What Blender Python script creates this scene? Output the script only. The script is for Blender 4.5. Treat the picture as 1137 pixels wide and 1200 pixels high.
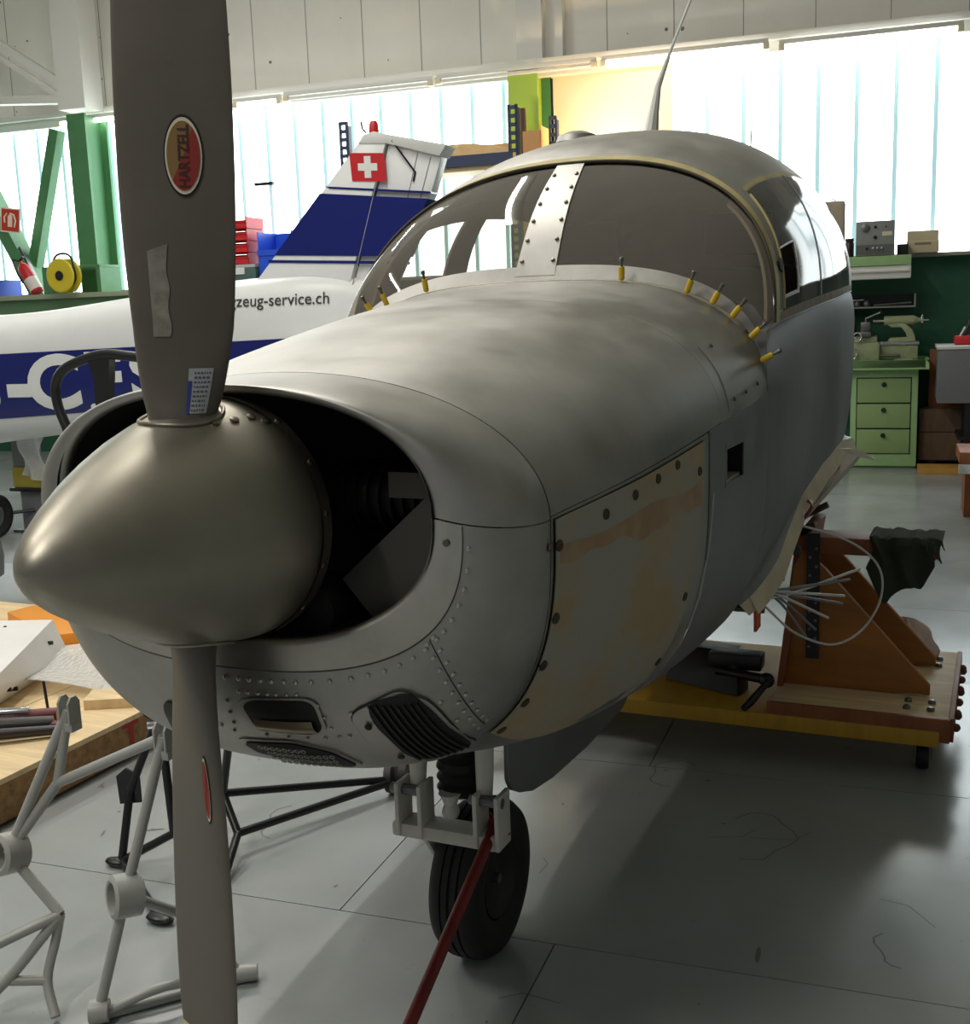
import bpy, bmesh, math, random
from mathutils import Vector, Matrix
random.seed(7)
PI = math.pi
SC = bpy.context.scene
COL = SC.collection
for o in list(bpy.data.objects): bpy.data.objects.remove(o)

# ---------------------------------------------------------------- camera
cd = bpy.data.cameras.new('camera'); cam = bpy.data.objects.new('camera', cd); COL.objects.link(cam)
cd.sensor_fit = 'HORIZONTAL'; cd.sensor_width = 36.0; cd.lens = 36.0*1350/1137; cd.clip_start = .05; cd.clip_end = 200
right = Vector((0.91300636, 0.40649438, -0.03437598)); down = Vector((0.03929468, -0.1715054, -0.98439922)); fwd = Vector((-0.40604842, 0.89741196, -0.17255858))
m3 = Matrix((right, -down, -fwd)).transposed()
cam.matrix_world = Matrix.Translation((1.10399778, -1.38038995, 1.46682336)) @ m3.to_4x4()
SC.camera = cam

# ---------------------------------------------------------------- world, exposure
WORLD_STRENGTH = .16
PANE_STRENGTH = 4.2
LAMP_WATTS = 95.0
wd = bpy.data.worlds.new('daylight'); SC.world = wd; wd.use_nodes = True
bg = wd.node_tree.nodes['Background']; bg.inputs[0].default_value = (.93, .96, 1.0, 1); bg.inputs[1].default_value = WORLD_STRENGTH
vs = SC.view_settings; vs.view_transform = 'Standard'; vs.look = 'None'; vs.gamma = 1.0; vs.use_curve_mapping = False
vs.exposure = 0.18

# ---------------------------------------------------------------- materials
def srgb(r, g, b):
    f = lambda v: (v/255/12.92) if v/255 <= .04045 else ((v/255+.055)/1.055)**2.4
    return (f(r), f(g), f(b), 1)
MATS = {}
def mat(name, col, rough=.5, metal=0.0, var=0.0, scale=6.0, bump=0.0, bscale=40.0, emit=0.0, col2=None, contrast=(.35, .65), stretch=None, rvar=0.0, spec=None, coat=0.0, alpha=None, detail=5):
    if name in MATS: return MATS[name]
    m = bpy.data.materials.new(name); m.use_nodes = True; nt = m.node_tree; N = nt.nodes; L = nt.links
    b = N['Principled BSDF']; b.inputs['Base Color'].default_value = col; b.inputs['Roughness'].default_value = rough; b.inputs['Metallic'].default_value = metal
    if spec is not None: b.inputs['Specular IOR Level'].default_value = spec
    if coat: b.inputs['Coat Weight'].default_value = coat; b.inputs['Coat Roughness'].default_value = .1
    if emit: b.inputs['Emission Color'].default_value = col; b.inputs['Emission Strength'].default_value = emit
    if var or col2 or bump or rvar:
        tc = N.new('ShaderNodeTexCoord'); mp = N.new('ShaderNodeMapping'); L.new(tc.outputs['Object'], mp.inputs[0])
        if stretch: mp.inputs['Scale'].default_value = stretch
    if var or col2 or rvar:
        nz = N.new('ShaderNodeTexNoise'); nz.inputs['Scale'].default_value = scale; nz.inputs['Detail'].default_value = detail; nz.inputs['Roughness'].default_value = .6
        L.new(mp.outputs[0], nz.inputs['Vector'])
        cr = N.new('ShaderNodeValToRGB'); cr.color_ramp.elements[0].position = contrast[0]; cr.color_ramp.elements[1].position = contrast[1]
        c2 = col2 if col2 else tuple(min(1, v*(1+var)) for v in col[:3])+(1,)
        c1 = col if col2 else tuple(v*(1-var) for v in col[:3])+(1,)
        cr.color_ramp.elements[0].color = c1; cr.color_ramp.elements[1].color = c2
        L.new(nz.outputs['Fac'], cr.inputs[0]); L.new(cr.outputs[0], b.inputs['Base Color'])
        if emit: L.new(cr.outputs[0], b.inputs['Emission Color'])
        if rvar:
            mr = N.new('ShaderNodeMapRange'); mr.inputs['To Min'].default_value = rough-rvar; mr.inputs['To Max'].default_value = rough+rvar
            mr.inputs['From Min'].default_value = .3; mr.inputs['From Max'].default_value = .7
            L.new(nz.outputs['Fac'], mr.inputs['Value']); L.new(mr.outputs[0], b.inputs['Roughness'])
    if bump:
        n2 = N.new('ShaderNodeTexNoise'); n2.inputs['Scale'].default_value = bscale; n2.inputs['Detail'].default_value = 3
        L.new(mp.outputs[0], n2.inputs['Vector'])
        bp = N.new('ShaderNodeBump'); bp.inputs['Strength'].default_value = bump; bp.inputs['Distance'].default_value = .01
        L.new(n2.outputs['Fac'], bp.inputs['Height']); L.new(bp.outputs[0], b.inputs['Normal'])
    MATS[name] = m; return m
def glass(name, tint, ior=1.45, rough=0.0, power=4.0, dust_veil=0.0, dcol=(.5, .47, .42, 1)):
    if name in MATS: return MATS[name]
    m = bpy.data.materials.new(name); m.use_nodes = True; nt = m.node_tree; N = nt.nodes; L = nt.links
    N.remove(N['Principled BSDF']); out = N['Material Output']
    tr = N.new('ShaderNodeBsdfTransparent'); tr.inputs[0].default_value = tint
    gl = N.new('ShaderNodeBsdfGlossy'); gl.inputs['Roughness'].default_value = rough; gl.inputs[0].default_value = (.95, .95, .95, 1)
    lw = N.new('ShaderNodeLayerWeight'); lw.inputs[0].default_value = .5
    pw = N.new('ShaderNodeMath'); pw.operation = 'POWER'; pw.inputs[1].default_value = power; L.new(lw.outputs['Facing'], pw.inputs[0])
    ma = N.new('ShaderNodeMath'); ma.operation = 'MULTIPLY_ADD'; r0 = ((ior-1)/(ior+1))**2*2; ma.inputs[1].default_value = 1-r0; ma.inputs[2].default_value = r0; ma.use_clamp = True; L.new(pw.outputs[0], ma.inputs[0])
    mx = N.new('ShaderNodeMixShader'); L.new(ma.outputs[0], mx.inputs[0]); L.new(tr.outputs[0], mx.inputs[1]); L.new(gl.outputs[0], mx.inputs[2])
    df = N.new('ShaderNodeBsdfDiffuse'); df.inputs[0].default_value = dcol; m2 = N.new('ShaderNodeMixShader'); m2.inputs[0].default_value = dust_veil
    L.new(mx.outputs[0], m2.inputs[1]); L.new(df.outputs[0], m2.inputs[2]); L.new(m2.outputs[0], out.inputs[0])
    MATS[name] = m; return m

ALU = mat('bare_aluminium', srgb(160, 158, 152), .50, 1.0, col2=srgb(184, 182, 176), scale=5, rvar=.10, bump=.05, bscale=9, detail=8)
ALU_DK = mat('grey_etched_aluminium', srgb(136, 138, 140), .56, .9, col2=srgb(156, 157, 158), scale=2.6, rvar=.08, bump=.05, bscale=7)
ALU_LIP = mat('polished_lip_aluminium', srgb(172, 167, 155), .42, 1.0, col2=srgb(196, 194, 186), scale=5, rvar=.06)
SPIN = mat('spinner_metal', srgb(156, 150, 137), .43, 1.0, col2=srgb(172, 166, 152), scale=4, rvar=.05)
PRIMER = mat('worn_primer', srgb(172, 152, 116), .62, .1, col2=srgb(164, 160, 146), scale=4.2, contrast=(.44, .56), bump=.03, bscale=20, detail=8)
FLANGE = mat('primer_yellow', srgb(186, 172, 120), .6, .1, var=.15, scale=12)
BLADE = mat('blade_paint', srgb(98, 92, 81), .42, .0, var=.10, scale=5, rvar=.06)
YTIP = mat('blade_tip_yellow', srgb(214, 198, 150), .5)
RIVET = mat('rivet_metal', srgb(190, 188, 180), .3, 1.0)
SCREW = mat('screw_metal', srgb(120, 112, 98), .4, 1.0)
BLACK = mat('matte_black', srgb(14, 14, 15), .6)
BLKPAINT = mat('black_paint', srgb(24, 25, 27), .35)
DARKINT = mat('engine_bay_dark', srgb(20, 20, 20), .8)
ENGMETAL = mat('engine_metal', srgb(52, 52, 50), .55, .6, var=.2)
RUBBER = mat('tyre_rubber', srgb(30, 30, 31), .7, var=.2, scale=20)
WHITEP = mat('white_paint', srgb(224, 226, 224), .3, var=.02)
GEARW = mat('gear_white', srgb(206, 204, 194), .45, var=.06, scale=20)
BLUEP = mat('blue_paint', srgb(16, 28, 104), .22, coat=.3)
REDP = mat('red_paint', srgb(190, 28, 34), .4)
DKRED = mat('towbar_red', srgb(120, 30, 26), .38, var=.2, scale=15)
GREENP = mat('green_steel', srgb(72, 126, 80), .5, var=.06)
GREENDK = mat('green_wall', srgb(20, 84, 56), .55, var=.12, scale=1.5)
GREENLT = mat('lathe_green', srgb(150, 186, 128), .5, var=.06, scale=8)
GREENMACH = mat('machine_green', srgb(150, 158, 120), .45, var=.12, scale=10)
LIME = mat('lime_column', srgb(168, 200, 70), .5)
GREYTUBE = mat('grey_tube_paint', srgb(166, 166, 160), .38, var=.05)
PLY = mat('plywood', srgb(222, 196, 150), .6, var=.14, scale=3, stretch=(1, 8, 1))
PLYEDGE = mat('chipboard', srgb(150, 116, 74), .8, var=.35, scale=35, contrast=(.3, .7))
YELWOOD = mat('yellow_wood', srgb(190, 148, 40), .5, var=.12, scale=3, stretch=(6, 1, 1))
ORWOOD = mat('orange_wood', srgb(160, 102, 34), .5, var=.15, scale=3, stretch=(1, 1, 5))
BRNWOOD = mat('brown_wood', srgb(142, 82, 44), .55, var=.2, scale=4, stretch=(5, 1, 1))
CHROME = mat('chrome', srgb(200, 200, 200), .15, 1.0)
STEEL = mat('dull_steel', srgb(120, 120, 118), .4, .9)
CLECOY = mat('cleco_yellow', srgb(214, 178, 40), .45)
INTER = mat('cabin_lining', srgb(176, 162, 142), .85, var=.08)
SEATM = mat('seat_cloth', srgb(58, 52, 48), .9)
CLOTHG = mat('olive_cloth', srgb(54, 60, 44), .95, var=.2, scale=8, bump=.3, bscale=30)
CLOTHP = mat('pale_rag', srgb(226, 206, 196), .95, var=.12)
PLASTIC = None
WS = glass('windshield_glass', (.80, .76, .69, 1), 1.5, dust_veil=.17, dcol=(.55, .49, .42, 1))  # dusty diffuse veil, also painting a paler lit cabin into the pane
SIDEG = glass('side_glass', (.72, .73, .73, 1), 1.5, .05, 9.0, dust_veil=.14, dcol=(.62, .63, .63, 1))  # same veil, greying the pane like a hazy reflection

# ---------------------------------------------------------------- mesh builder
class MB:
    def __init__(s, xf=None): s.v = []; s.f = []; s.xf = xf
    def add(s, vs_, fs):
        n = len(s.v); s.v += [tuple(q) for q in vs_]; s.f += [tuple(i+n for i in f) for f in fs]; return s
    def box(s, x0, x1, y0, y1, z0, z1, M=None):
        vv = [Vector((x, y, z)) for z in (z0, z1) for y in (y0, y1) for x in (x0, x1)]
        if M: vv = [M @ q for q in vv]
        return s.add(vv, [(0, 2, 3, 1), (4, 5, 7, 6), (0, 1, 5, 4), (2, 6, 7, 3), (0, 4, 6, 2), (1, 3, 7, 5)])
    def bar(s, a, b, w, h, up=(0, 0, 1)):
        a, b = Vector(a), Vector(b); d = (b-a).normalized(); u = Vector(up); x = d.cross(u)
        if x.length < 1e-4: x = d.cross(Vector((1, 0, 0)))
        x.normalize(); u = x.cross(d)
        vv = [p+x*(w/2*i)+u*(h/2*j) for p in (a, b) for i, j in ((-1, -1), (1, -1), (1, 1), (-1, 1))]
        return s.add(vv, [(0, 1, 2, 3), (7, 6, 5, 4), (0, 4, 5, 1), (1, 5, 6, 2), (2, 6, 7, 3), (3, 7, 4, 0)])
    def tube(s, pts, r, seg=10, closed=False, caps=True):
        pts = [Vector(p) for p in pts]; n = len(pts); rs = r if isinstance(r, (list, tuple)) else [r]*n
        rings = []; ref = None
        for i, p in enumerate(pts):
            a = pts[(i-1) % n] if (closed or i > 0) else p; b = pts[(i+1) % n] if (closed or i < n-1) else p
            d = (b-a).normalized()
            if ref is None:
                ref = d.cross(Vector((0, 0, 1)));
                if ref.length < .1: ref = d.cross(Vector((1, 0, 0)))
            ref = (ref-d*ref.dot(d)).normalized(); w = d.cross(ref)
            rings.append([p+(ref*math.cos(2*PI*k/seg)+w*math.sin(2*PI*k/seg))*rs[i] for k in range(seg)])
        vv = [q for g in rings for q in g]; ff = []
        for i in range(n if closed else n-1):
            j = (i+1) % n
            for k in range(seg): ff.append((i*seg+k, i*seg+(k+1) % seg, j*seg+(k+1) % seg, j*seg+k))
        if caps and not closed: ff += [tuple(range(seg))[::-1], tuple((n-1)*seg+k for k in range(seg))]
        return s.add(vv, ff)
    def lathe(s, prof, o=(0, 0, 0), axis=(0, 0, 1), seg=24, cap=True):
        o = Vector(o); d = Vector(axis).normalized(); u = d.cross(Vector((0, 0, 1)))
        if u.length < .1: u = d.cross(Vector((1, 0, 0)))
        u.normalize(); w = d.cross(u); vv = []; ff = []
        for (r, h) in prof:
            for k in range(seg): vv.append(o+d*h+(u*math.cos(2*PI*k/seg)+w*math.sin(2*PI*k/seg))*max(r, 1e-5))
        for i in range(len(prof)-1):
            for k in range(seg): ff.append((i*seg+k, i*seg+(k+1) % seg, (i+1)*seg+(k+1) % seg, (i+1)*seg+k))
        if cap: ff += [tuple(range(seg))[::-1], tuple((len(prof)-1)*seg+k for k in range(seg))]
        return s.add(vv, ff)
    def prism(s, poly, ext):
        n = len(poly); e = Vector(ext); vv = [Vector(p) for p in poly]; vv += [p+e for p in vv]
        ff = [tuple(range(n))[::-1], tuple(range(n, 2*n))]+[(i, (i+1) % n, n+(i+1) % n, n+i) for i in range(n)]
        return s.add(vv, ff)
    def grid(s, fn, nu, nv, thick=None, skip=None):
        vv = [fn(i/nu, j/nv) for i in range(nu+1) for j in range(nv+1)]
        ff = []
        for i in range(nu):
            for j in range(nv):
                q = (i*(nv+1)+j, (i+1)*(nv+1)+j, (i+1)*(nv+1)+j+1, i*(nv+1)+j+1)
                if skip and skip([Vector(vv[k]) for k in q]): continue
                ff.append(q)
        return s.add(vv, ff)
    def ball(s, c_, r, seg=10, rings=6, sx=1, sy=1, sz=1):
        pr = [(r*math.sin(PI*i/rings), -r*math.cos(PI*i/rings)) for i in range(rings+1)]
        n0 = len(s.v); s.lathe(pr, c_, (0, 0, 1), seg, cap=False)
        c_ = Vector(c_)
        for i in range(n0, len(s.v)):
            d = Vector(s.v[i])-c_; s.v[i] = tuple(c_+Vector((d.x*sx, d.y*sy, d.z*sz)))
        return s
    def build(s, name, m, parent=None, bev=0.0, bseg=2, ang=35, solid=0.0, smooth=True, soff=-1.0):
        vv = [s.xf(*q) for q in s.v] if s.xf else s.v
        me = bpy.data.meshes.new(name); 
        org = Vector((0, 0, 0))
        if parent is not None: org = Vector(parent.get('_org', (0, 0, 0)))
        elif vv:
            xs = [q[0] for q in vv]; ys = [q[1] for q in vv]; zs = [q[2] for q in vv]
            org = Vector(((min(xs)+max(xs))/2, (min(ys)+max(ys))/2, min(zs)))
        me.from_pydata([tuple(Vector(q)-org) for q in vv], [], s.f)
        bm = bmesh.new(); bm.from_mesh(me)
        bmesh.ops.remove_doubles(bm, verts=bm.verts, dist=1e-6)
        bmesh.ops.recalc_face_normals(bm, faces=bm.faces)
        if bev:
            es = [e for e in bm.edges if len(e.link_faces) == 2 and e.calc_face_angle(0) > .5]
            bmesh.ops.bevel(bm, geom=es, offset=bev, segments=bseg, affect='EDGES', profile=.6, clamp_overlap=True)
        bm.to_mesh(me); bm.free()
        me.materials.append(m)
        if smooth:
            me.shade_smooth(); me.set_sharp_from_angle(angle=math.radians(ang))
        o = bpy.data.objects.new(name, me); COL.objects.link(o)
        if parent is not None:
            o.parent = parent
            rel = org if parent.type == 'EMPTY' else org
            o['_org'] = tuple(org)
            o.location = (0, 0, 0)
        else:
            o.location = org; o['_org'] = tuple(org)
        if solid:
            md = o.modifiers.new('thickness', 'SOLIDIFY'); md.thickness = solid; md.offset = soff
            es_ = o.modifiers.new('crisp_edges', 'EDGE_SPLIT'); es_.split_angle = math.radians(50)
        return o
def tag(o, label, cat, group=None, kind=None):
    o['label'] = label; o['category'] = cat
    if group: o['group'] = group
    if kind: o['kind'] = kind
    return o
def thing(name, loc, label=None, cat=None, group=None, kind=None):
    o = bpy.data.objects.new(name, None); COL.objects.link(o); o.location = loc; o['_org'] = tuple(loc); o.empty_display_size = .1
    if label: tag(o, label, cat, group, kind)
    if kind: o['kind'] = kind
    return o
def structure(o): o['kind'] = 'structure'; return o
def stuff(o): o['kind'] = 'stuff'; return o
def share(src, parent, name=None, loc=None, M=None):      # a copy of a part that shares its mesh
    c = src.copy(); COL.objects.link(c); c.parent = parent
    if loc is not None: c.location = loc
    if M is not None: c.matrix_basis = M
    return c
def text_mesh(txt, size=1.0, offset=0.0, extrude=0.0):
    cu = bpy.data.curves.new('txt', 'FONT'); cu.body = txt; cu.size = size; cu.offset = offset; cu.extrude = extrude; cu.resolution_u = 6
    ob = bpy.data.objects.new('txt', cu); COL.objects.link(ob)
    dg = bpy.context.evaluated_depsgraph_get(); me = bpy.data.meshes.new_from_object(ob.evaluated_get(dg))
    vv = [tuple(v.co) for v in me.vertices]; ff = [tuple(p.vertices) for p in me.polygons]
    bpy.data.objects.remove(ob); bpy.data.curves.remove(cu); bpy.data.meshes.remove(me)
    return vv, ff
def fit_text(txt, fn, name, m, parent, offset=0.0):      # letters scaled to the unit square, placed by fn(u, v)
    vv, ff = text_mesh(txt, 1.0, offset)
    xs = [q[0] for q in vv]; ys = [q[1] for q in vv]; x0, x1, y0, y1 = min(xs), max(xs), min(ys), max(ys)
    mb = MB(); mb.add([fn((q[0]-x0)/(x1-x0), (q[1]-y0)/(y1-y0)) for q in vv], ff)
    return mb.build(name, m, parent, smooth=False)

# ================================================================ hangar frame
TH = math.radians(4.5); HU = Vector((math.cos(TH), math.sin(TH), 0)); HN = Vector((-math.sin(TH), math.cos(TH), 0)); HP = Vector((.2, 9.7, 0))
def H(s, t, z): return tuple(HP+HU*s+HN*t+Vector((0, 0, z)))
def HV(s, t, z): return tuple(HU*s+HN*t+Vector((0, 0, z)))

FLOORM = mat('painted_floor', srgb(152, 156, 155), .21, var=.07, scale=1.6, rvar=.05, bump=.018, bscale=14, spec=.6)
def add_floor_marks(m):
    nt = m.node_tree; N = nt.nodes; L = nt.links; b = N['Principled BSDF']
    base = b.inputs['Base Color'].links[0].from_socket
    tc = N.new('ShaderNodeTexCoord'); n1 = N.new('ShaderNodeTexNoise'); n1.inputs['Scale'].default_value = 15; n1.inputs['Detail'].default_value = 8; n1.inputs['Roughness'].default_value = .65
    L.new(tc.outputs['Object'], n1.inputs['Vector'])
    r1 = N.new('ShaderNodeValToRGB'); r1.color_ramp.elements[0].position = .665; r1.color_ramp.elements[1].position = .73
    r1.color_ramp.elements[0].color = (0, 0, 0, 1); r1.color_ramp.elements[1].color = (.26, .26, .26, 1)
    L.new(n1.outputs['Fac'], r1.inputs[0])
    mx = N.new('ShaderNodeMixRGB'); L.new(r1.outputs[0], mx.inputs[0]); L.new(base, mx.inputs[1]); mx.inputs[2].default_value = srgb(86, 84, 80)
    L.new(mx.outputs[0], b.inputs['Base Color'])
add_floor_marks(FLOORM)
CONC = mat('white_concrete', srgb(234, 231, 222), .8, var=.04, scale=1.2, bump=.08, bscale=5)
CONCDOT = mat('concrete_pit', srgb(120, 116, 106), .9)
TRIMW = mat('trim_white', srgb(222, 221, 214), .5)
DKWALL = mat('grey_wall_paint', srgb(176, 177, 170), .7, var=.1, scale=1)
GROOVE = mat('joint_dark', srgb(58, 58, 56), .9)

# floor: slabs with open joints over a dark bed
floor = thing('floor', H(-3, -6, 0), kind='structure')
bed = MB(H).box(-14, 8, -16.5, .3, -.08, -.005).build('floor_bed', GROOVE, floor)
rows = [-16.44+1.1*i for i in range(0, 15)]           # joints at -8.74, -7.64 ...
ri = 0; protos = {}
for t0 in rows:
    t1 = min(t0+1.1, .25)
    if t0 > .2: continue
    off = {0: -1.25, 1: -.69}[ri % 2] if True else 0
    # row just nearer than t=-8.74 carries the joint at s=-.69, the row behind it at s=-1.25
    off = -.69 if (round((t0+8.74)/1.1) % 2) else -1.25
    s0 = off-2.2*6
    while s0 < 7:
        a, b_ = max(s0, -13.5), min(s0+2.2, 7.5)
        if b_-a > .2:
            key = (round(b_-a, 3), round(t1-t0, 3))
            loc = Vector(H((a+b_)/2, (t0+t1)/2, 0))-floor.location
            if key not in protos:
                g = .0017; hw, hh = (b_-a)/2-g, (t1-t0)/2-g
                mb = MB(HV).box(-hw, hw, -hh, hh, -.035, 0)
                me_o = mb.build('floor_slab', FLOORM, None)
                me_o.data.transform(Matrix.Translation(me_o.location)); me_o.parent = floor; me_o.location = loc; protos[key] = me_o
            else:
                share(protos[key], floor, loc=loc)
        s0 += 2.2
    ri += 1

scf = MB(); rs = random.Random(21)
for i in range(230):
    x, y = rs.uniform(-2.2, 2.2), rs.uniform(.1, 6.0); r_ = rs.uniform(.003, .011); an = rs.uniform(0, PI); el = rs.choice((1, 1, 1.6, 3.5))
    scf.add([(x+math.cos(k*PI/3.5)*r_*el*math.cos(an)-math.sin(k*PI/3.5)*r_*.6*math.sin(an), y+math.cos(k*PI/3.5)*r_*el*math.sin(an)+math.sin(k*PI/3.5)*r_*.6*math.cos(an), .0004) for k in range(7)], [tuple(range(7))])
def scrape(pts, w):
    for i in range(len(pts)-1):
        a, b = Vector(pts[i]), Vector(pts[i+1]); d = (b-a).normalized(); n = Vector((-d.y, d.x, 0))*w
        scf.add([a+n, b+n, b-n, a-n], [(0, 1, 2, 3)])
for (cx, cy, r0) in ((.52, 1.65, .10), (-.75, 1.3, .09), (.95, 1.2, .06), (.2, 2.0, .07)):
    a0 = rs.uniform(0, 6); scrape([(cx+r0*(1+.2*math.sin(k*1.3))*math.cos(a0+k*.3), cy+1.5*r0*math.sin(a0+k*.3), .0004) for k in range(rs.randint(8, 15))], .002)
for i in range(14):
    x, y, an, L_ = rs.uniform(-1.4, 1.6), rs.uniform(.3, 3.2), rs.uniform(0, PI), rs.uniform(.05, .16); scrape([(x, y, .0004), (x+L_*math.cos(an), y+L_*math.sin(an), .0004), (x+1.5*L_*math.cos(an+.3), y+1.5*L_*math.sin(an+.3), .0004)], .0013)
stuff(scf.build('scuff_marks', mat('scuff_grey', srgb(96, 95, 90), .6), floor))
# back wall: green below the sill, glazing, concrete frieze above
SILL, LINT = 1.82, 3.64
wb = thing('wall_back', H(-3, 0, 0), kind='structure')
MB(H).box(-13.5, 7.5, -.12, .2, 0, SILL-.03).build('green_dado', GREENDK, wb)
fr = MB(H).box(-13.5, 7.5, -.10, .25, LINT, 6.2).build('concrete_frieze', CONC, wb)
gz = MB(H)
for k in range(-19, 11):
    gz.box(k*.62-.1-.004, k*.62-.1+.004, -.103, -.099, LINT+.14, 6.2)
gz.build('frieze_joint', mat('frieze_joint_grey', srgb(158, 156, 148), .9), wb)
pits = MB(H)
for i in range(46):
    s_, z_ = random.uniform(-10, 2), random.uniform(LINT+.2, 5.2); r_ = random.uniform(.006, .022)
    pits.lathe([(r_, 0), (r_*.8, .004), (1e-4, .005)], (s_, -.0995, z_), (0, -1, 0), 8)
stuff(pits.build('concrete_pits', CONCDOT, wb))
MB(H).box(-13.5, 7.5, -.20, -.10, LINT-.03, LINT+.13).build('lintel_beam', TRIMW, wb, bev=.01)
MB(H).box(-13.5, 7.5, -.27, -.20, LINT+.06, LINT+.12).build('cable_trunking', TRIMW, wb, bev=.006)
MB(H).box(-13.5, 7.5, -.34, .1, SILL-.03, SILL).build('sill_board', mat('sill_paint', srgb(150, 146, 134), .5), wb, bev=.004)
MB(H).box(-3.30, -1.99, -.05, .2, SILL, LINT).build('white_infill', mat('white_plaster', srgb(236, 226, 206), .7), wb)

def pane_mat(name, col, st, var=.05):
    m = mat(name, col, .3, emit=st, var=var, scale=.7); return m
PANE = pane_mat('daylit_glass', srgb(243, 252, 255), PANE_STRENGTH)
MULL = pane_mat('daylit_glass_rib', srgb(176, 216, 222), .50, .04)
def glazing(name, s0, s1, z0, z1):
    w = thing(name, H((s0+s1)/2, 0, z0), kind='structure')
    ks = [k for k in range(-45, 25) if s0-.3265 < -.04+k*.3265 < s1]
    p0 = None; m0 = None
    for k in ks:
        c0 = -.04+k*.3265; a = max(c0+.014, s0); b_ = min(c0+.3125, s1)
        if b_-a > .05:
            full = abs((b_-a)-.2985) < 1e-3
            if full and p0:
                share(p0[0], w, loc=Vector(HV(c0-p0[1], 0, 0)))
            else:
                o = MB(H).box(a, b_, .02, .03, z0, z1).build('pane', PANE, w)
                if full and not p0: p0 = (o, c0)
        if s0 < c0 < s1:
            if m0: share(m0[0], w, loc=Vector(HV(c0-m0[1], 0, 0)))
            else: m0 = (MB(H).box(c0-.019, c0+.019, -.03, .03, z0, z1).build('glass_rib', MULL, w), c0)
    return w
wn1 = glazing('window_1', -13.4, -3.56, SILL, LINT)
hbox0 = MB(H).box(-6.42, -6.20, -.06, -.02, 2.84, 2.87).build('window_handle', BLKPAINT, wn1)
glazing('window_2', -1.98, 2.2, SILL, LINT)
MB(H).box(2.2, 7.5, -.08, .2, SILL, LINT).build('unseen_infill', DKWALL, wb)  # unseen infill added instead of more panes, dims reflections on the fuselage flank
wl = MB(H).box(-13.7, -13.5, -16.5, .3, 0, 6.2).build('wall_left', CONC); structure(wl)
wr = MB(H).box(7.5, 7.7, -16.5, .3, 0, 6.2).build('wall_right', DKWALL); structure(wr)
cl = MB(H).box(-13.7, 7.7, -16.5, .3, 6.2, 6.4).build('ceiling', CONC); structure(cl)

# columns and braces at the left, lime column in the middle
def hbox(name, m, parent, s0, s1, t0, t1, z0, z1, bev=0.0): return MB(H).box(s0, s1, t0, t1, z0, z1).build(name, m, parent, bev=bev)
tr1 = thing('trim_1', H(-8.4, -.5, 0), kind='structure')       # green steel column with flanges
hbox('web', GREENP, tr1, -8.16, -8.12, -.62, -.30, 0, LINT)
hbox('flange', GREENP, tr1, -8.27, -8.04, -.65, -.62, 0, LINT); hbox('flange', GREENP, tr1, -8.27, -8.04, -.30, -.27, 0, LINT)
tr2 = thing('trim_2', H(-8.9, -.5, 0), kind='structure')
MB(H).bar((-8.52, -.5, 3.52), (-9.0, -.5, 2.05), .12, .12, (0, 1, 0)).build('brace', GREENP, tr2)
MB(H).bar((-9.75, -.6, 3.55), (-8.72, -.6, 1.55), .14, .22, (0, 1, 0)).build('brace', GREENP, tr2)
MB(H).bar((-9.02, -.66, 2.32), (-8.62, -.66, 1.5), .02, .05, (0, 1, 0)).build('cover_strip', STEEL, tr2)
tr3 = thing('trim_3', H(-3.4, -.3, 0), kind='structure')
hbox('web', LIME, tr3, -3.27, -3.24, -.35, -.06, 0, LINT); hbox('flange', LIME, tr3, -3.47, -3.18, -.38, -.35, 0, LINT); hbox('flange', GREENP, tr3, -3.36, -3.14, -.06, -.04, 0, LINT)
tr4 = thing('trim_4', H(-8.6, -.6, LINT), kind='structure')     # white roof truss at upper left
MB(H).bar((-9.9, -.6, 4.95), (-8.05, -.6, 3.78), .09, .09, (0, 1, 0)).build('diagonal', TRIMW, tr4)
MB(H).bar((-9.9, -.6, 4.82), (-8.15, -.6, 3.70), .05, .05, (0, 1, 0)).build('diagonal', TRIMW, tr4)
MB(H).bar((-10, -.6, 3.92), (-8.05, -.6, 3.78), .08, .12, (0, 1, 0)).build('bottom_chord', TRIMW, tr4)
hbox('post', TRIMW, tr4, -8.32, -7.98, -.7, -.4, 3.68, 6.2); MB(H).box(-4.05+.62, -3.18, -.2, -.1, LINT+.13, 6.2).build('pilaster', TRIMW, tr4)
hbox('pilaster', TRIMW, tr4, -3.05, -2.98, -.2, -.1, LINT+.13, 6.2)

# ---- lamps along the lintel
TUBE_ON = mat('lit_tube', srgb(255, 252, 244), .4, emit=9.0)
TUBE_OFF = mat('unlit_tube', srgb(232, 230, 222), .3)
def wall_lamp(s0, s1, t, z, on, label):
    o = thing('fluorescent_lamp', H((s0+s1)/2, t, z), label, 'lamp', 'fluorescent lamps along the window lintel')
    MB(H).box(s0, s1, t-.025, t+.03, z+.025, z+.065).build('housing', TRIMW, o, bev=.005)
    MB(H).tube([(s0+.05, t, z), (s1-.05, t, z)], .018, 10).build('tube', TUBE_ON if on else TUBE_OFF, o)
    for q in (s0+.02, s1-.02): MB(H).box(q-.025, q+.025, t-.03, t+.03, z-.025, z+.03).build('lamp_holder', mat('lamp_holder_cream', srgb(222, 212, 184), .5), o, bev=.004)
    return o
wall_lamp(-8.6, -6.45, -.38, 3.60, True, 'lit fluorescent lamp partly hidden behind the upper propeller blade')
wall_lamp(-6.40, -5.86, -.38, 3.60, True, 'short lit lamp just right of the upper propeller blade')
wall_lamp(-5.82, -4.22, -.38, 3.615, False, 'unlit fluorescent lamp above the vertical tail with the flag')
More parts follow.
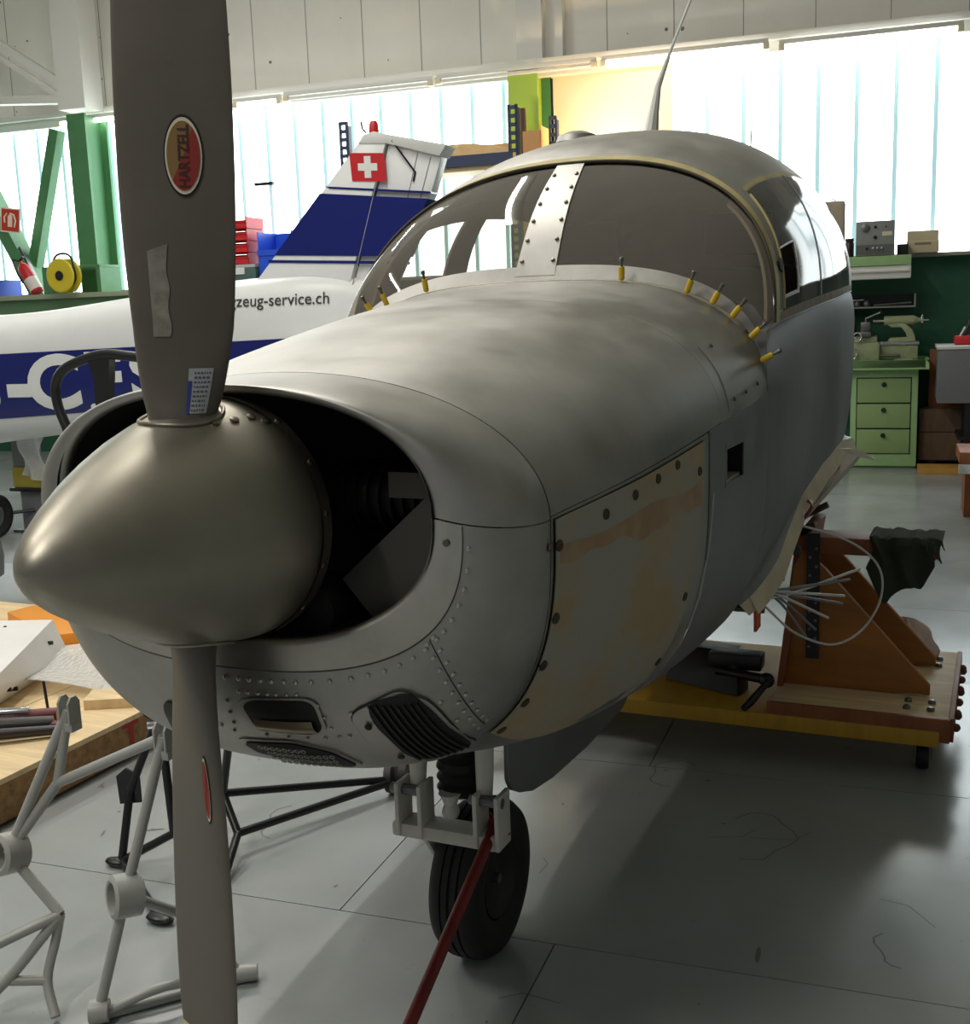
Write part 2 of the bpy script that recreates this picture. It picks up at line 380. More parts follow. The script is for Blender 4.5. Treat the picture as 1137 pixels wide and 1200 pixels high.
wall_lamp(-4.18, -2.62, -.38, 3.625, False, 'unlit fluorescent lamp above the lime green column')
wall_lamp(-2.57, -1.09, -.38, 3.625, True, 'lit fluorescent lamp behind the whip antenna')
wall_lamp(-1.00, .47, -.38, 3.60, True, 'lit fluorescent lamp above the right windows')
# ---- ceiling lamps above the frame
def ceiling_lamp(s, t, label):
    o = thing('ceiling_lamp', H(s, t, 5.4), label, 'lamp', 'ceiling lamps over the hangar floor')
    MB(H).box(s-.12, s+.12, t-1.2, t+1.2, 5.42, 5.5).build('housing', TRIMW, o, bev=.006)
    MB(H).tube([(s, t, 5.5), (s, t, 6.2)], .008, 6).build('hanger', STEEL, o)
    MB(H).tube([(s, t-1.16, 5.40), (s, t+1.16, 5.40)], .018, 8).build('tube', TUBE_ON, o)
    ld = bpy.data.lights.new('tube_light', 'AREA'); ld.shape = 'RECTANGLE'; ld.size = .06; ld.size_y = 2.3; ld.energy = LAMP_WATTS; ld.color = (1, .97, .91)
    lo = bpy.data.objects.new('tube_light', ld); COL.objects.link(lo); lo.parent = o; lo.location = (0, 0, -.03); lo.rotation_euler = (0, 0, TH)
    return o
for s_, t_, lb in ((-5.8, -4.0, 'ceiling lamp above the white aircraft'), (-5.2, -9.6, 'ceiling lamp left of the propeller above the engine mounts'), (-2.6, -7.0, 'ceiling lamp above the cowling'), (-2.6, -12.6, 'ceiling lamp behind the photographer')):
    ceiling_lamp(s_, t_, lb)

# ================================================================ aircraft under overhaul
ST = [(.25, .476, 1.14, 1.376, .70, 2.1, 2.7), (.55, .535, 1.16, 1.425, .62, 2.3, 2.9), (.95, .572, 1.18, 1.482, .57, 2.5, 3.2), (1.40, .592, 1.20, 1.535, .555, 2.8, 3.4),
      (2.0, .605, 1.30, 1.60, .55, 3.4, 3.4), (2.6, .615, 1.35, 1.65, .57, 3.4, 3.4), (3.3, .57, 1.35, 1.65, .65, 3.0, 3.2), (4.6, .36, 1.32, 1.52, .84, 2.3, 2.5), (6.2, .10, 1.30, 1.42, 1.08, 2, 2)]
def sm(tab, x):
    n = len(tab)
    if x <= tab[0][0]: return tab[0][1]
    if x >= tab[-1][0]: return tab[-1][1]
    for i in range(n-1):
        if x <= tab[i+1][0]: break
    (x0, b), (x1, c) = tab[i], tab[i+1]; a = tab[max(i-1, 0)]; d = tab[min(i+2, n-1)]
    t = (x-x0)/(x1-x0); m0 = (c-a[1])/(x1-a[0])*(x1-x0); m1 = (d[1]-b)/(d[0]-x0)*(x1-x0)
    return (2*t**3-3*t*t+1)*b+(t**3-2*t*t+t)*m0+(-2*t**3+3*t*t)*c+(t**3-t*t)*m1
STT = [[(r[0], r[k]) for r in ST] for k in range(1, 7)]
def P(Y, th, off=0.0):
    w, zc, zt, zb, nt, nb = [sm(T, Y) for T in STT]
    c, s = math.cos(th), math.sin(th); n = nt if s >= 0 else nb; h = (zt-zc) if s >= 0 else (zc-zb)
    return Vector(((w+off)*math.copysign(abs(c)**(2/n), c), Y, zc+(h+off)*math.copysign(abs(s)**(2/n), s)))
def normal(fn, a, b, e=1e-3):
    n = (fn(a+e, b)-fn(a-e, b)).cross(fn(a, b+e)-fn(a, b-e)); return n.normalized() if n.length > 0 else Vector((0, 0, 1))
def PN(Y, th):
    n = normal(P, Y, th); c = Vector((0, Y, 1.1)); return n if n.dot(P(Y, th)-c) > 0 else -n
CZ = 1.165
def NB(t, ph, off=0.0):
    c, s = math.cos(ph), math.sin(ph); hz = .204 if s >= 0 else .207; YL = .055+.035*c*c
    ix = .362*math.copysign(abs(c)**(2/2.3), c); iz = CZ+hz*math.copysign(abs(s)**(2/2.3), s)
    if t >= 0:
        O = P(.25, ph); a = t*PI/2; k = math.sin(a)
        p = Vector((ix+(O.x-ix)*k, .25-(.25-YL)*math.cos(a), iz+(O.z-iz)*k))
    else:
        d = math.hypot(ix, iz-CZ); dx, dz = ix/d, (iz-CZ)/d; b = -t*PI; r = .014
        p = Vector((ix-dx*r*math.sin(b), YL+r*(1-math.cos(b)), iz-dz*r*math.sin(b)))
    if off: p = p+NBN(t, ph)*off
    return p
def NBN(t, ph):
    n = normal(lambda a, b: NB(a, b), max(.01, min(.985, t)), ph); p = NB(max(t, 0), ph)
    return n if n.dot(Vector((p.x, -.25, p.z-CZ))) > 0 else -n
R = math.radians
air = thing('light_aircraft', (0, 1.0, 0), 'bare aluminium light aircraft fuselage with nose cowling, stripped of paint and wings', 'aircraft')

def lerp(a, b, t): return a+(b-a)*t
# nose bowl
MB().grid(lambda a, b: NB(lerp(-1, 1, a), R(lerp(1.2, 178.8, b))), 30, 90).build('nose_bowl_upper', ALU, air, solid=.003, ang=60)
LT = lambda ph: .085+.115*math.cos(ph)**2
nbl = MB().grid(lambda a, b: NB(lerp(.05, 1, a), R(lerp(-180.8, .8, b))), 24, 90).build('nose_bowl_lower', ALU, air, solid=.003, ang=60)
lip = MB().grid(lambda a, b: NB(lerp(-1, LT(R(lerp(-180.8, .8, b))), a), R(lerp(-180.8, .8, b)), .0025), 18, 90).build('inlet_lip', ALU_LIP, air, solid=.003, ang=60)
MB().grid(lambda a, b: NB(LT(R(lerp(-180, .3, b)))+lerp(.002, .009, a), R(lerp(-180, .3, b)), .0008), 1, 90).build('lip_crease_shade', mat('crease_shade_grey', srgb(84, 82, 76), .7), lip)  # thin dark strip painting the crease shading along the lip edge
# engine bay behind the opening
def bay(a, b):
    p = NB(-1, 2*PI*b); k = lerp(.985, .93, a); return Vector((p.x*k, lerp(.085, .42, a), CZ+(p.z-CZ)*k))
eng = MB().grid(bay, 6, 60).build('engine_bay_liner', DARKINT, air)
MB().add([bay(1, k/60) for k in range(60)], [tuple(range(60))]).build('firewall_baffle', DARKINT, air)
fw = MB().lathe([(.05, 0), (.165, 0), (.165, .018), (.05, .018)], (0, .105, 1.16), (0, 1, 0), 40).build('ring_gear', ENGMETAL, air)
for sx in (-1, 1):
    cy = MB()
    for k in range(9): cy.lathe([(.062, 0), (.062, .006)], (sx*(.12+k*.022), .28, 1.17), (sx, 0, 0), 20)
    cy.lathe([(.05, 0), (.05, .22)], (sx*.10, .28, 1.17), (sx, 0, 0), 16)
    cy.build('cylinder', ENGMETAL, air)
MB().lathe([(.0, -.005), (.045, 0), (.05, .01), (.05, .08), (.0, .085)], (.10, .14, 1.0), (0, 1, 0), 20).build('alternator', ENGMETAL, air)
MB().box(.24, .36, .17, .175, 1.185, 1.225).build('baffle_plate', mat('baffle_grey', srgb(86, 84, 78), .5, .7), air)
MB().bar((.2, .16, 1.0), (.36, .16, 1.14), .004, .14).build('baffle_plate', mat('baffle_grey', srgb(86, 84, 78), .5, .7), air)
# cowling panels
SEAM = lambda Y: lerp(2.0, 4.0, max(0, min(1, (Y-.25)/.75)))
MB().grid(lambda a, b: P(lerp(.2525, .999, a), R(lerp(SEAM(lerp(.25, 1, a))+.15, 180-SEAM(lerp(.25, 1, a))-.15, b))), 30, 90).build('top_cowl', ALU, air, solid=.003, ang=60)
deck = MB().grid(lambda a, b: P(lerp(1.0, 1.412, a), R(lerp(4, 176, b))), 16, 90).build('windshield_deck', ALU_DK if False else ALU, air, solid=.003, ang=60)
MB().grid(lambda a, b: P(lerp(.2525, .905, a), R(lerp(-180-SEAM(lerp(.25, .9, a))+.15, SEAM(lerp(.25, .9, a))-.15, b))), 26, 100).build('lower_cowl', ALU, air, solid=.003, ang=60)
# fuselage with the wing root cut out on both sides
ZB = [(1.4, 1.395), (1.6, 1.418), (2.6, 1.475), (3.3, 1.49), (5, 1.45)]
WBT = [(1.4, .588), (2.0, .606), (2.6, .613), (3.3, .56), (4.0, .46), (5, .30)]
ZTT = [(1.50, 1.85), (1.6, 1.90), (1.75, 1.945), (2.0, 1.985), (2.4, 2.015), (2.9, 2.0), (3.4, 1.93), (4.0, 1.80), (5, 1.6)]
LEAN = [(1.50, .215), (1.75, .19), (2.1, .1), (2.5, .0)]
NA = 2.35
def A(Y0, ph, off=0.0):
    w = sm(WBT, Y0)+off; zb = sm(ZB, Y0); zt = sm(ZTT, Y0)+off; le = sm(LEAN, Y0); c, s = math.cos(ph), max(0.0, math.sin(ph))
    return Vector((w*math.copysign(abs(c)**(2/NA), c), Y0+le*s**1.1, zb+(zt-zb)*s**(2/NA)))
def belt_th(Y):
    if Y < 1.412: return R(4)
    lo, hi = 0.0, R(89); zb = sm(ZB, Y)
    for _ in range(30):
        mid = (lo+hi)/2
        if P(Y, mid).z < zb: lo = mid
        else: hi = mid
    return lo
WING = [(1.40, .70), (1.42, .735), (1.50, .765), (1.588, .79), (1.755, .842), (1.97, .90), (2.3, .952), (2.6, .965), (2.9, .955), (3.2, .93)]
def in_wing(q):
    c = (q[0]+q[1]+q[2]+q[3])/4
    if 1.02 < c.y < 1.165 and 1.088 < c.z < 1.163 and c.x > 0: return True
    return 1.41 < c.y < 3.2 and abs(c.x) > .30 and c.z < sm(WING, c.y)-.004
ys = [.908, .945, .985, 1.02, 1.05, 1.08, 1.11, 1.14, 1.165, 1.21, 1.26, 1.31, 1.36, 1.412]+[1.4125+(3.6-1.4125)*i/110 for i in range(111)]+[3.6+2.6*i/20 for i in range(1, 21)]
def fus_pt(i, b):
    Y = ys[i]; bt = belt_th(Y) if Y > 1.4121 else R(4); th = lerp(-PI-bt, bt, b); p = P(Y, th)
    if Y > 1.4121 and (b < .0001 or b > .9999): p = A(Y, 0 if b > .5 else PI); p.y = Y
    return p
NFU = len(ys)-1
fus = MB().grid(lambda a, b: fus_pt(int(round(a*NFU)), b), NFU, 220, skip=in_wing).build('fuselage_skin', ALU_DK, air, solid=.003, ang=60)
# wing root fairing strip, both sides
for sx in (1, -1):
    pts = [(1.405, .715)]+[(y, z) for y, z in WING[1:]]
    dense = []
    for i in range(len(pts)-1):
        for k in range(6): dense.append((lerp(pts[i][0], pts[i+1][0], k/6), lerp(pts[i][1], pts[i+1][1], k/6)))
    dense.append(pts[-1])
    def side_x(y, z):
        lo, hi = -PI/2, R(20)
        for _ in range(30):
            mid = (lo+hi)/2
            if P(y, mid).z < z: lo = mid
            else: hi = mid
        return P(y, lo).x
    inn = []
    for i, (y, z) in enumerate(dense):
        y2, z2 = dense[min(i+1, len(dense)-1)]; y1, z1 = dense[max(i-1, 0)]; d = Vector((0, y2-y1, z2-z1)).normalized(); nrm = Vector((0, d.z, -d.y))
        inn.append((y+nrm.y*.045, z+nrm.z*.045))
    out = [(y-.012*0, z+.008) for y, z in dense]
    FB = mat('fairing_beige', srgb(206, 194, 164), .55, var=.1, scale=9)
    def strip(a, b, X=sx):
        i = int(round(a*(len(dense)-1))); y0, z0 = out[i]; y1, z1 = inn[i]
        x0 = max(side_x(y0, z0)+.004, lerp(side_x(y0, z0)+.004, .588, max(0, min(1, (z0-.715)/.09)))); return Vector((X*(x0+.016*b), lerp(y0, y1, b), lerp(z0, z1, b)))
    MB().grid(strip, len(dense)-1, 3).build('wing_root_fairing', FB, air, solid=.004, ang=60)
    def fillet(a, b, X=sx):
        i = int(round(a*(len(dense)-1))); y0, z0 = out[i]; x1 = max(side_x(y0, z0)+.004, lerp(side_x(y0, z0)+.004, .588, max(0, min(1, (z0-.715)/.09)))); yb, zb_ = y0-.035*(1-b), z0+.020*(1-b)
        return Vector((X*lerp(side_x(yb, zb_)-.001, x1, b*b), yb, zb_))
    MB().grid(fillet, len(dense)-1, 4).build('wing_root_fillet', ALU_DK, air, solid=.002, ang=60)
    MB().box(sx*.40-.004, sx*.40+.004, 1.46, 3.15, .62, .97).build('root_rib', mat('zinc_primer_dark', srgb(60, 62, 48), .7, var=.3), air)
    for k in range(5):
        MB().tube([(sx*.40, 1.62+k*.3, .66), (sx*.55, 1.62+k*.3, .66+.02*k)], .012, 8).build('spar_fitting', STEEL, air)
def tipf(a, b):
    x = lerp(.60, .70, a); return Vector((x+.01*b, lerp(2.62, 2.86, a)+.05*b*(1-a), lerp(.962, .915, a)-.03*math.sin(PI*a)*(b-.5)-.012*a*a))
MB().grid(tipf, 10, 3).build('fairing_tip', mat('fairing_tip_white', srgb(226, 220, 204), .5), air, solid=.004)
# primer coated cowl side panels with quarter-turn fasteners
def panel_pt(a, b, sx, off):
    # b: 0 at the top seam, 1 at the bottom; a: 0 front, 1 aft
    ya = sm([(0, .866), (.35, .815), (.6, .80), (.8, .775), (.92, .70), (1, .60)], b)
    Y = lerp(.2585, ya, a)
    tb = sm([(.25, -47.5), (.38, -54.5), (.52, -58), (.66, -58), (.87, -57)], Y)
    th = lerp(SEAM(Y)-1.2, tb, b)
    p = P(Y, R(th)); n = PN(Y, R(th)); p = p+n*off; p.x *= sx; return p
for sx in (1, -1):
    MB().grid(lambda a, b: panel_pt(a, b, sx, .0015), 26, 40).build('panel_gap_shade', BLACK, air)  # black sheet under the panel, its rim painting the shade of the gap
    pp = MB().grid(lambda a, b: panel_pt(.004+.992*a, .004+.992*b, sx, .0042), 30, 50).build('cowl_side_panel', PRIMER, air, solid=.002, ang=60, soff=-1 if sx > 0 else -1)
    MB().grid(lambda a, b: panel_pt(lerp(.02, .985, a), lerp(.058+.006*math.sin(a*9), .098+.010*math.sin(a*13+1)+.006*math.sin(a*31), b), sx, .0047), 50, 4).build('sanded_band', mat('sanded_brown', srgb(166, 134, 102), .65, .1, col2=srgb(172, 152, 120), scale=14, contrast=(.4, .62)), pp)
    MB().grid(lambda a, b: panel_pt(.80+b*(.10+.02*math.sin(6*PI*a))*math.cos(2*PI*a), .84+b*(.075+.02*math.sin(10*PI*a+1))*math.sin(2*PI*a), sx, .0047), 40, 4).build('bare_patch', ALU_DK, pp)
    for (a, b) in ((.015, .06), (.02, .30), (.02, .52), (.03, .74), (.06, .95), (.25, .035), (.42, .03), (.58, .03), (.74, .03), (.955, .05), (.96, .34), (.96, .62)):
        q = panel_pt(a, b, sx, .006); th_n = (panel_pt(a+.01, b, sx, 0)-panel_pt(a-.01, b, sx, 0)).cross(panel_pt(a, b+.01, sx, 0)-panel_pt(a, b-.01, sx, 0)).normalized()
        if th_n.x*sx < 0: th_n = -th_n
        f = MB().lathe([(.0095, -.004), (.0095, .0), (.0085, .0012), (.006, .0008), (.0045, -.001), (.0, -.001)], q, th_n, 14).build('panel_fastener', mat('fastener_dark', srgb(84, 78, 64), .45, .8), air)
# small access hole, side
def frame_on_side(name, Y0, Y1, z0, z1, m, t=.003, w=.012, dx=0.0):
    mb = MB()
    def pt(y, z): return Vector((side_x(y, z)+.002+dx, y, z))
    for (ya, yb, za, zb_) in ((Y0, Y1, z1-w, z1), (Y0, Y1, z0, z0+w), (Y0, Y0+w, z0, z1), (Y1-w, Y1, z0, z1)):
        mb.prism([pt(ya, za), pt(yb, za), pt(yb, zb_), pt(ya, zb_)], (t, 0, 0))
    return mb.build(name, m, air)
vx = side_x(1.09, 1.12)
MB().add([(vx-.004, 1.012, 1.075), (vx+.006, 1.172, 1.075), (vx+.006, 1.172, 1.175), (vx-.004, 1.012, 1.175), (vx-.075, 1.012, 1.075), (vx-.07, 1.172, 1.075), (vx-.07, 1.172, 1.175), (vx-.075, 1.012, 1.175)], [(4, 5, 6, 7), (0, 4, 7, 3), (1, 2, 6, 5), (3, 7, 6, 2), (0, 1, 5, 4)]).build('air_vent_recess', BLACK, air)
frame_on_side('air_vent_frame', 1.014, 1.171, 1.08, 1.171, ALU_DK, .002, .009)
MB().box(vx-.045, vx-.002, 1.022, 1.163, 1.080, 1.094).build('air_vent_sill', mat('vent_edge', srgb(176, 172, 160), .5, .3), air)
# drain pipe line on the side (pale crease) and deck corner plate
MB().tube([P(.93, R(-3), .003), P(.915, R(-10), .003), P(.90, R(-20), .003), P(.89, R(-28), .003)], .003, 6).build('seam_sealant', mat('sealant_pale', srgb(176, 178, 176), .6), air)
MB().grid(lambda a, b: P(lerp(1.06, 1.405, a), R(lerp(6, 32, b)))+PN(lerp(1.06, 1.405, a), R(lerp(6, 32, b)))*.0012, 10, 10).build('corner_patch_plate', ALU, air, solid=.001)
for (y, th) in ((1.10, 9), (1.20, 9), (1.31, 9), (1.39, 28), (1.12, 30)):
    MB().lathe([(.005, 0), (.005, .003)], P(y, R(th), .003), PN(y, R(th)), 10).build('panel_screw', mat('fastener_dark', srgb(84, 78, 64), .45, .8), air)
# windshield
def Wpt(v, k, off=0.0):        # v 0..1 port to starboard, k 0 base .. 1 top
    B = P(1.414, R(lerp(12, 168, v)))+Vector((0, 0, .002)); T = A(1.5, PI*v)
    p = B.lerp(T, k); bulge = math.sin(PI*k)*.028; n = Vector((B.x*.5, -.55, .6)).normalized(); return p+n*(bulge+off)
MB().grid(lambda a, b: Wpt(lerp(.012, .489, a), lerp(.075, .975, b)), 44, 22).build('windshield_pane', WS, air)
MB().grid(lambda a, b: Wpt(lerp(.511, .988, a), lerp(.075, .975, b)), 44, 22).build('windshield_pane', WS, air)
cs = MB().grid(lambda a, b: Wpt(lerp(.487, .513, a), lerp(.02, 1.0, b), .004), 6, 20).build('windshield_centre_strip', ALU, air, solid=.004)
for k in (.12, .27, .42, .57, .72, .87):
    for v in (.4905, .5095):
        MB().lathe([(.006, 0), (.005, .003), (0, .004)], Wpt(v, k, .005), (0, -.7, .7), 8).build('strip_screw', SCREW, cs)
MB().grid(lambda a, b: Wpt(lerp(0, 1, a), lerp(-.01, .085, b), .003), 90, 4).build('windshield_base_strip', ALU, air, solid=.003)
MB().grid(lambda a, b: P(lerp(1.385, 1.416, b), R(lerp(9, 171, a)), .0010), 90, 3).build('deck_edge_strip', mat('deck_edge_primer', srgb(170, 164, 142), .5, .5, var=.2, scale=14), air, solid=.001)
edge = [A(1.505, PI*i/70)+Vector((0, -.004, .004)) for i in range(71)]
MB().tube(edge, .0038, 8).build('windshield_seal', mat('seal_olive', srgb(74, 66, 44), .7), air)
MB().grid(lambda a, b: A(lerp(1.505, 1.54, b), PI*a, .003), 70, 3).build('roof_edge_flange', FLANGE, air, solid=.002)
# cabin skin around the windows
def cab_patch(name, Y0, Y1, f0, f1, m, off=0.0, nu=20, nv=16, solid=.003, mir=False):
    def fn(a, b):
        ph = R(lerp(f0, f1, b)); p = A(lerp(Y0, Y1, a), ph, off)
        if mir: p.x = -p.x
        return p
    return MB().grid(fn, nu, nv).build(name, m, air, solid=solid, ang=60)
cab_patch('roof_skin', 1.51, 5.0, 41.5, 138.5, ALU, nu=70, nv=40)
for mir in (False, True):
    cab_patch('door_pillar', 1.51, 1.60, 0, 41.5, ALU, nu=6, mir=mir)
    cab_patch('window_sill_rail', 1.565, 5.0, 0, 1.5, mat('belt_rail', srgb(122, 106, 80), .6, .2, var=.25, scale=18), nu=60, nv=2, mir=mir)
    cab_patch('window_top_rail', 1.565, 5.0, 39.5, 41.6, FLANGE, nu=60, nv=2, mir=mir)
    cab_patch('window_post', 2.135, 2.155, 1.4, 40, mat('window_post_dark', srgb(74, 52, 40), .5), .001, nu=2, mir=mir)
    cab_patch('window_post', 2.95, 3.05, 1.4, 40, ALU, nu=3, mir=mir)
    cab_patch('rear_side_skin', 3.05, 5.0, 1.4, 40, ALU, nu=30, mir=mir)
    cab_patch('side_window', 2.155, 2.95, 1.4, 40, SIDEG, nu=16, solid=0, mir=mir)
    if mir: cab_patch('side_window', 1.60, 2.135, 1.4, 40, SIDEG, nu=16, solid=0, mir=mir)
# port front window with the storm-window opening cut out
def hole(q):
    return False
cab_patch('side_window', 1.60, 1.61, 1.4, 40, SIDEG, nu=4, solid=0)
cab_patch('side_window', 1.61, 1.79, 17.5, 40, SIDEG, nu=8, solid=0)
cab_patch('side_window', 1.61, 1.79, 1.4, 5, SIDEG, nu=8, nv=2, solid=0)
cab_patch('side_window', 1.79, 2.135, 1.4, 40, SIDEG, nu=10, solid=0)
sf = MB()
for (y0, y1, f0, f1) in ((1.602, 1.61, 4, 18), (1.79, 1.798, 4, 18), (1.602, 1.798, 17.4, 18), (1.602, 1.798, 4, 4.8)):
    sf.grid(lambda a, b: A(lerp(y0, y1, a), R(lerp(f0, f1, b)), .002), 4, 6)
sf.build('storm_window_frame', mat('acrylic_edge', srgb(150, 142, 124), .4), air, solid=.004)
MB().tube([A(1.598, R(f), .002) for f in range(2, 41, 3)], .004, 6).build('pillar_seal', FLANGE, air)
MB().lathe([(.004, 0), (.018, .0), (.018, .002), (.004, .002)], A(1.585, R(13), .003), (1, -.1, .15), 20).build('window_latch', BLACK, air)
# cabin interior
def inner(a, b): return A(lerp(1.56, 4.2, a), R(lerp(42, 138, b)), -.03)
MB().grid(inner, 24, 24).build('headliner', INTER, air)
for sx in (1, -1):
    def pil(a, b, Y0, Y1): p = A(lerp(Y0, Y1, a), R(lerp(0, 42, b)), -.025); p.x *= sx; return p
    for (y0, y1) in ((1.53, 1.585 if sx > 0 else 1.68), (2.03, 2.22), (2.80, 4.2)): MB().grid(lambda a, b: pil(a, b, y0, y1), 8, 10).build('pillar_trim', INTER, air, solid=.008)
    if sx < 0:
        for f0, f1 in ((0, 7), (33, 42)): MB().grid(lambda a, b: Vector((-1, 1, 1))*A(lerp(1.53, 3.0, a), R(lerp(f0, f1, b)), -.024) if False else Vector((-A(lerp(1.53, 3.0, a), R(lerp(f0, f1, b)), -.024).x, A(lerp(1.53, 3.0, a), R(lerp(f0, f1, b)), -.024).y, A(lerp(1.53, 3.0, a), R(lerp(f0, f1, b)), -.024).z)), 20, 4).build('window_surround', INTER, air, solid=.008)
    def low(a, b): y = lerp(1.42, 4.2, a); p = P(y, R(lerp(-35, 0, b)), -.03) if b < .6 else Vector((sm(WBT, y)-.03, y, lerp(1.15, sm(ZB, y)+.01, (b-.6)/.4))); p.x *= sx; return p
    MB().grid(low, 20, 10).build('side_lining', INTER, air)
MB().box(-.52, .52, 1.46, 4.2, .74, .76).build('cabin_floor', INTER, air)
MB().box(-.50, .50, 3.55, 3.58, .76, 1.85).build('rear_bulkhead', INTER, air, bev=.02)
ip = MB().prism([(-.55, 1.46, 1.12), (-.55, 1.46, 1.40), (-.5, 1.47, 1.47), (-.3, 1.47, 1.50), (.3, 1.47, 1.50), (.5, 1.47, 1.47), (.55, 1.46, 1.40), (.55, 1.46, 1.12)], (0, .22, -.01)).build('instrument_panel', BLACK, air, bev=.01)
for sx in (-.27, .27):
    MB().box(sx-.21, sx+.21, 2.15, 2.6, 1.0, 1.14).build('seat_cushion', SEATM, air, bev=.04)
    sb = MB().box(sx-.21, sx+.21, 2.58, 2.68, 1.1, 1.58).build('seat_back', SEATM, air, bev=.04)
    MB().box(sx-.12, sx+.12, 2.60, 2.67, 1.62, 1.76).build('headrest', SEATM, air, bev=.03)
# antenna and roof fittings
MB().tube([(0, 2.50, 2.012), (0, 2.545, 2.10), (0, 2.60, 2.19), (0, 2.76, 2.33), (0, 3.06, 2.57), (0, 3.25, 2.73)], [.028, .018, .011, .006, .005, .004], 10).build('whip_antenna', mat('antenna_grey', srgb(188, 188, 182), .4), air)
MB().box(-.05, .05, 2.43, 2.57, 2.0, 2.018).build('antenna_base', STEEL, air, bev=.006)
MB().lathe([(.07, 0), (.06, .02), (.03, .032), (0, .035)], (-.17, 2.25, 1.985), (0, 0, 1), 20).build('roof_vent', ALU, air)
MB().tube([(.28, 2.75, 1.93), (.28, 2.78, 2.06)], .0025, 6).build('temperature_probe', STEEL, air)

# rivets and openings on the nose bowl
def rivet(mb, p, n, r=.0042): mb.lathe([(r, -.001), (r*.9, .0016), (r*.5, .0028), (1e-4, .0032)], p, n, 8)
rv = MB()
for d in [-3, -8, -13, -18, -23, -27.5]+[-31-5*i for i in range(7)]+[-67, -72, -76, -79, -82, -84.5, -87, -89, -91, -94, -98]: t = LT(R(d))+.05; rivet(rv, NB(t, R(d), .001), NBN(t, R(d)))
for i in range(10):
    t = lerp(.20, .78, i/9); ph = lerp(-33, -42, i/9)
    rivet(rv, NB(t, R(ph+1.6), .001), NBN(t, R(ph+1.6))); rivet(rv, NB(t, R(ph-1.6), .001), NBN(t, R(ph-1.6)))
for ph in (-89.5, -88, -86, -84, -82, -79.5, -77): rivet(rv, NB(.195, R(ph), .001), NBN(.195, R(ph)), .0036)
for ph in (-94, -92, -88, -84, -80, -76, -72.5, -70): rivet(rv, NB(.425 if ph > -93 else .40, R(ph), .001), NBN(.55, R(ph)), .0034)
for t in (.25, .31, .37): rivet(rv, NB(t, R(-91.5), .001), NBN(t, R(-91.5)), .0034); rivet(rv, NB(t, R(-73), .001), NBN(t, R(-73)), .0034)
for (t, ph) in ((.33, -56), (.31, -66), (.45, -43), (.6, -44)): rivet(rv, NB(t, R(ph), .001), NBN(t, R(ph)))
stuff(rv.build('rivets', RIVET, nbl))
MB().grid(lambda a, b: NB(lerp(.19, .80, a), R(lerp(-33, -42, a)+lerp(-.22, .22, b)), .0006), 20, 1).build('seam_line', GROOVE, nbl)
for ph in (-4,): MB().lathe([(.006, 0), (.005, .003), (0, .0035)], NB(.08, R(ph), .003), NBN(.08, R(ph)), 10).build('lip_screw', SCREW, lip)
MB().lathe([(.006, 0), (.005, .003), (0, .0035)], NB(.97, R(-2), .002), NBN(.9, R(-2)), 10).build('lip_screw', SCREW, nbl)
def rounded_patch(c_t, c_p, pts, off, name, m, parent, n=8, scale=1.0):
    # closed rounded outline in (t, phi) filled as a fan of rings
    def ring(k):
        out_ = []
        for i in range(len(pts)):
            p0, p1, p2 = pts[i-1], pts[i], pts[(i+1) % len(pts)]
            for j in range(n):
                u = (j+.5)/n-.5
                a = (lerp(p1[0], p0[0], .3), lerp(p1[1], p0[1], .3)); b = (lerp(p1[0], p2[0], .3), lerp(p1[1], p2[1], .3)); w = j/(n-1)
                x = (1-w)**2*a[0]+2*w*(1-w)*p1[0]+w*w*b[0]; y = (1-w)**2*a[1]+2*w*(1-w)*p1[1]+w*w*b[1]
                out_.append((lerp(c_t, x, k), lerp(c_p, y, k)))
        return out_
    ks = [0.02, .35, .7, 1.0]; mb = MB(); vv = []; L = len(pts)*n
    for k in ks: vv += [NB(a*1.0, R(b), off) for a, b in ring(k*scale)]
    ff = [tuple(range(L))]+[(r*L+i, r*L+(i+1) % L, (r+1)*L+(i+1) % L, (r+1)*L+i) for r in range(len(ks)-1) for i in range(L)]
    return mb.add(vv, ff).build(name, m, parent, solid=.003, ang=60)
# landing-light slot with a tan reflector
sl = [(.225, -89.6), (.215, -73.5), (.39, -75), (.385, -88.6)]
rounded_patch(.305, -82.5, sl, .004, 'light_slot_rim', ALU, nbl, scale=1.12)
ls = rounded_patch(.305, -82.5, sl, .0055, 'light_slot', mat('slot_dark', srgb(40, 38, 34), .4, .6), nbl)
MB().grid(lambda a, b: NB(lerp(.315, .378, a), R(lerp(-88.2, -76.0, b)), .0075+.004*math.sin(PI*a)), 6, 12).build('light_reflector', mat('tan_reflector', srgb(140, 126, 100), .3, .5), ls)
# oil cooler grille: backing plate, black mouth, slats
gp = [(.30, -66.5), (.27, -50), (.42, -44), (.97, -49.5), (.90, -60), (.5, -66.5)]
rounded_patch(.56, -56, gp, .0032, 'grille_plate_edge', GROOVE, nbl, scale=1.025)
rounded_patch(.56, -56, gp, .0048, 'grille_plate', ALU, nbl)
gq = [(.27, -61.5), (.30, -47.5), (.46, -45.8), (.90, -49), (.72, -61)]
gm = rounded_patch(.53, -54, gq, .0075, 'grille_mouth', BLACK, nbl)
for i in range(8):
    f = (i+.5)/8
    a0 = (lerp(.275, .375, f), lerp(-60.4, -46.9, f)); a1 = (lerp(.68, .85, f), lerp(-60.4, -49.4, f))
    MB().grid(lambda a, b: NB(lerp(a0[0], a1[0], a), R(lerp(a0[1], a1[1], a)+lerp(-.28, .28, b)), .0115), 12, 1).build('grille_slat', mat('slat_black', srgb(34, 33, 31), .5, .3), gm, solid=.003)
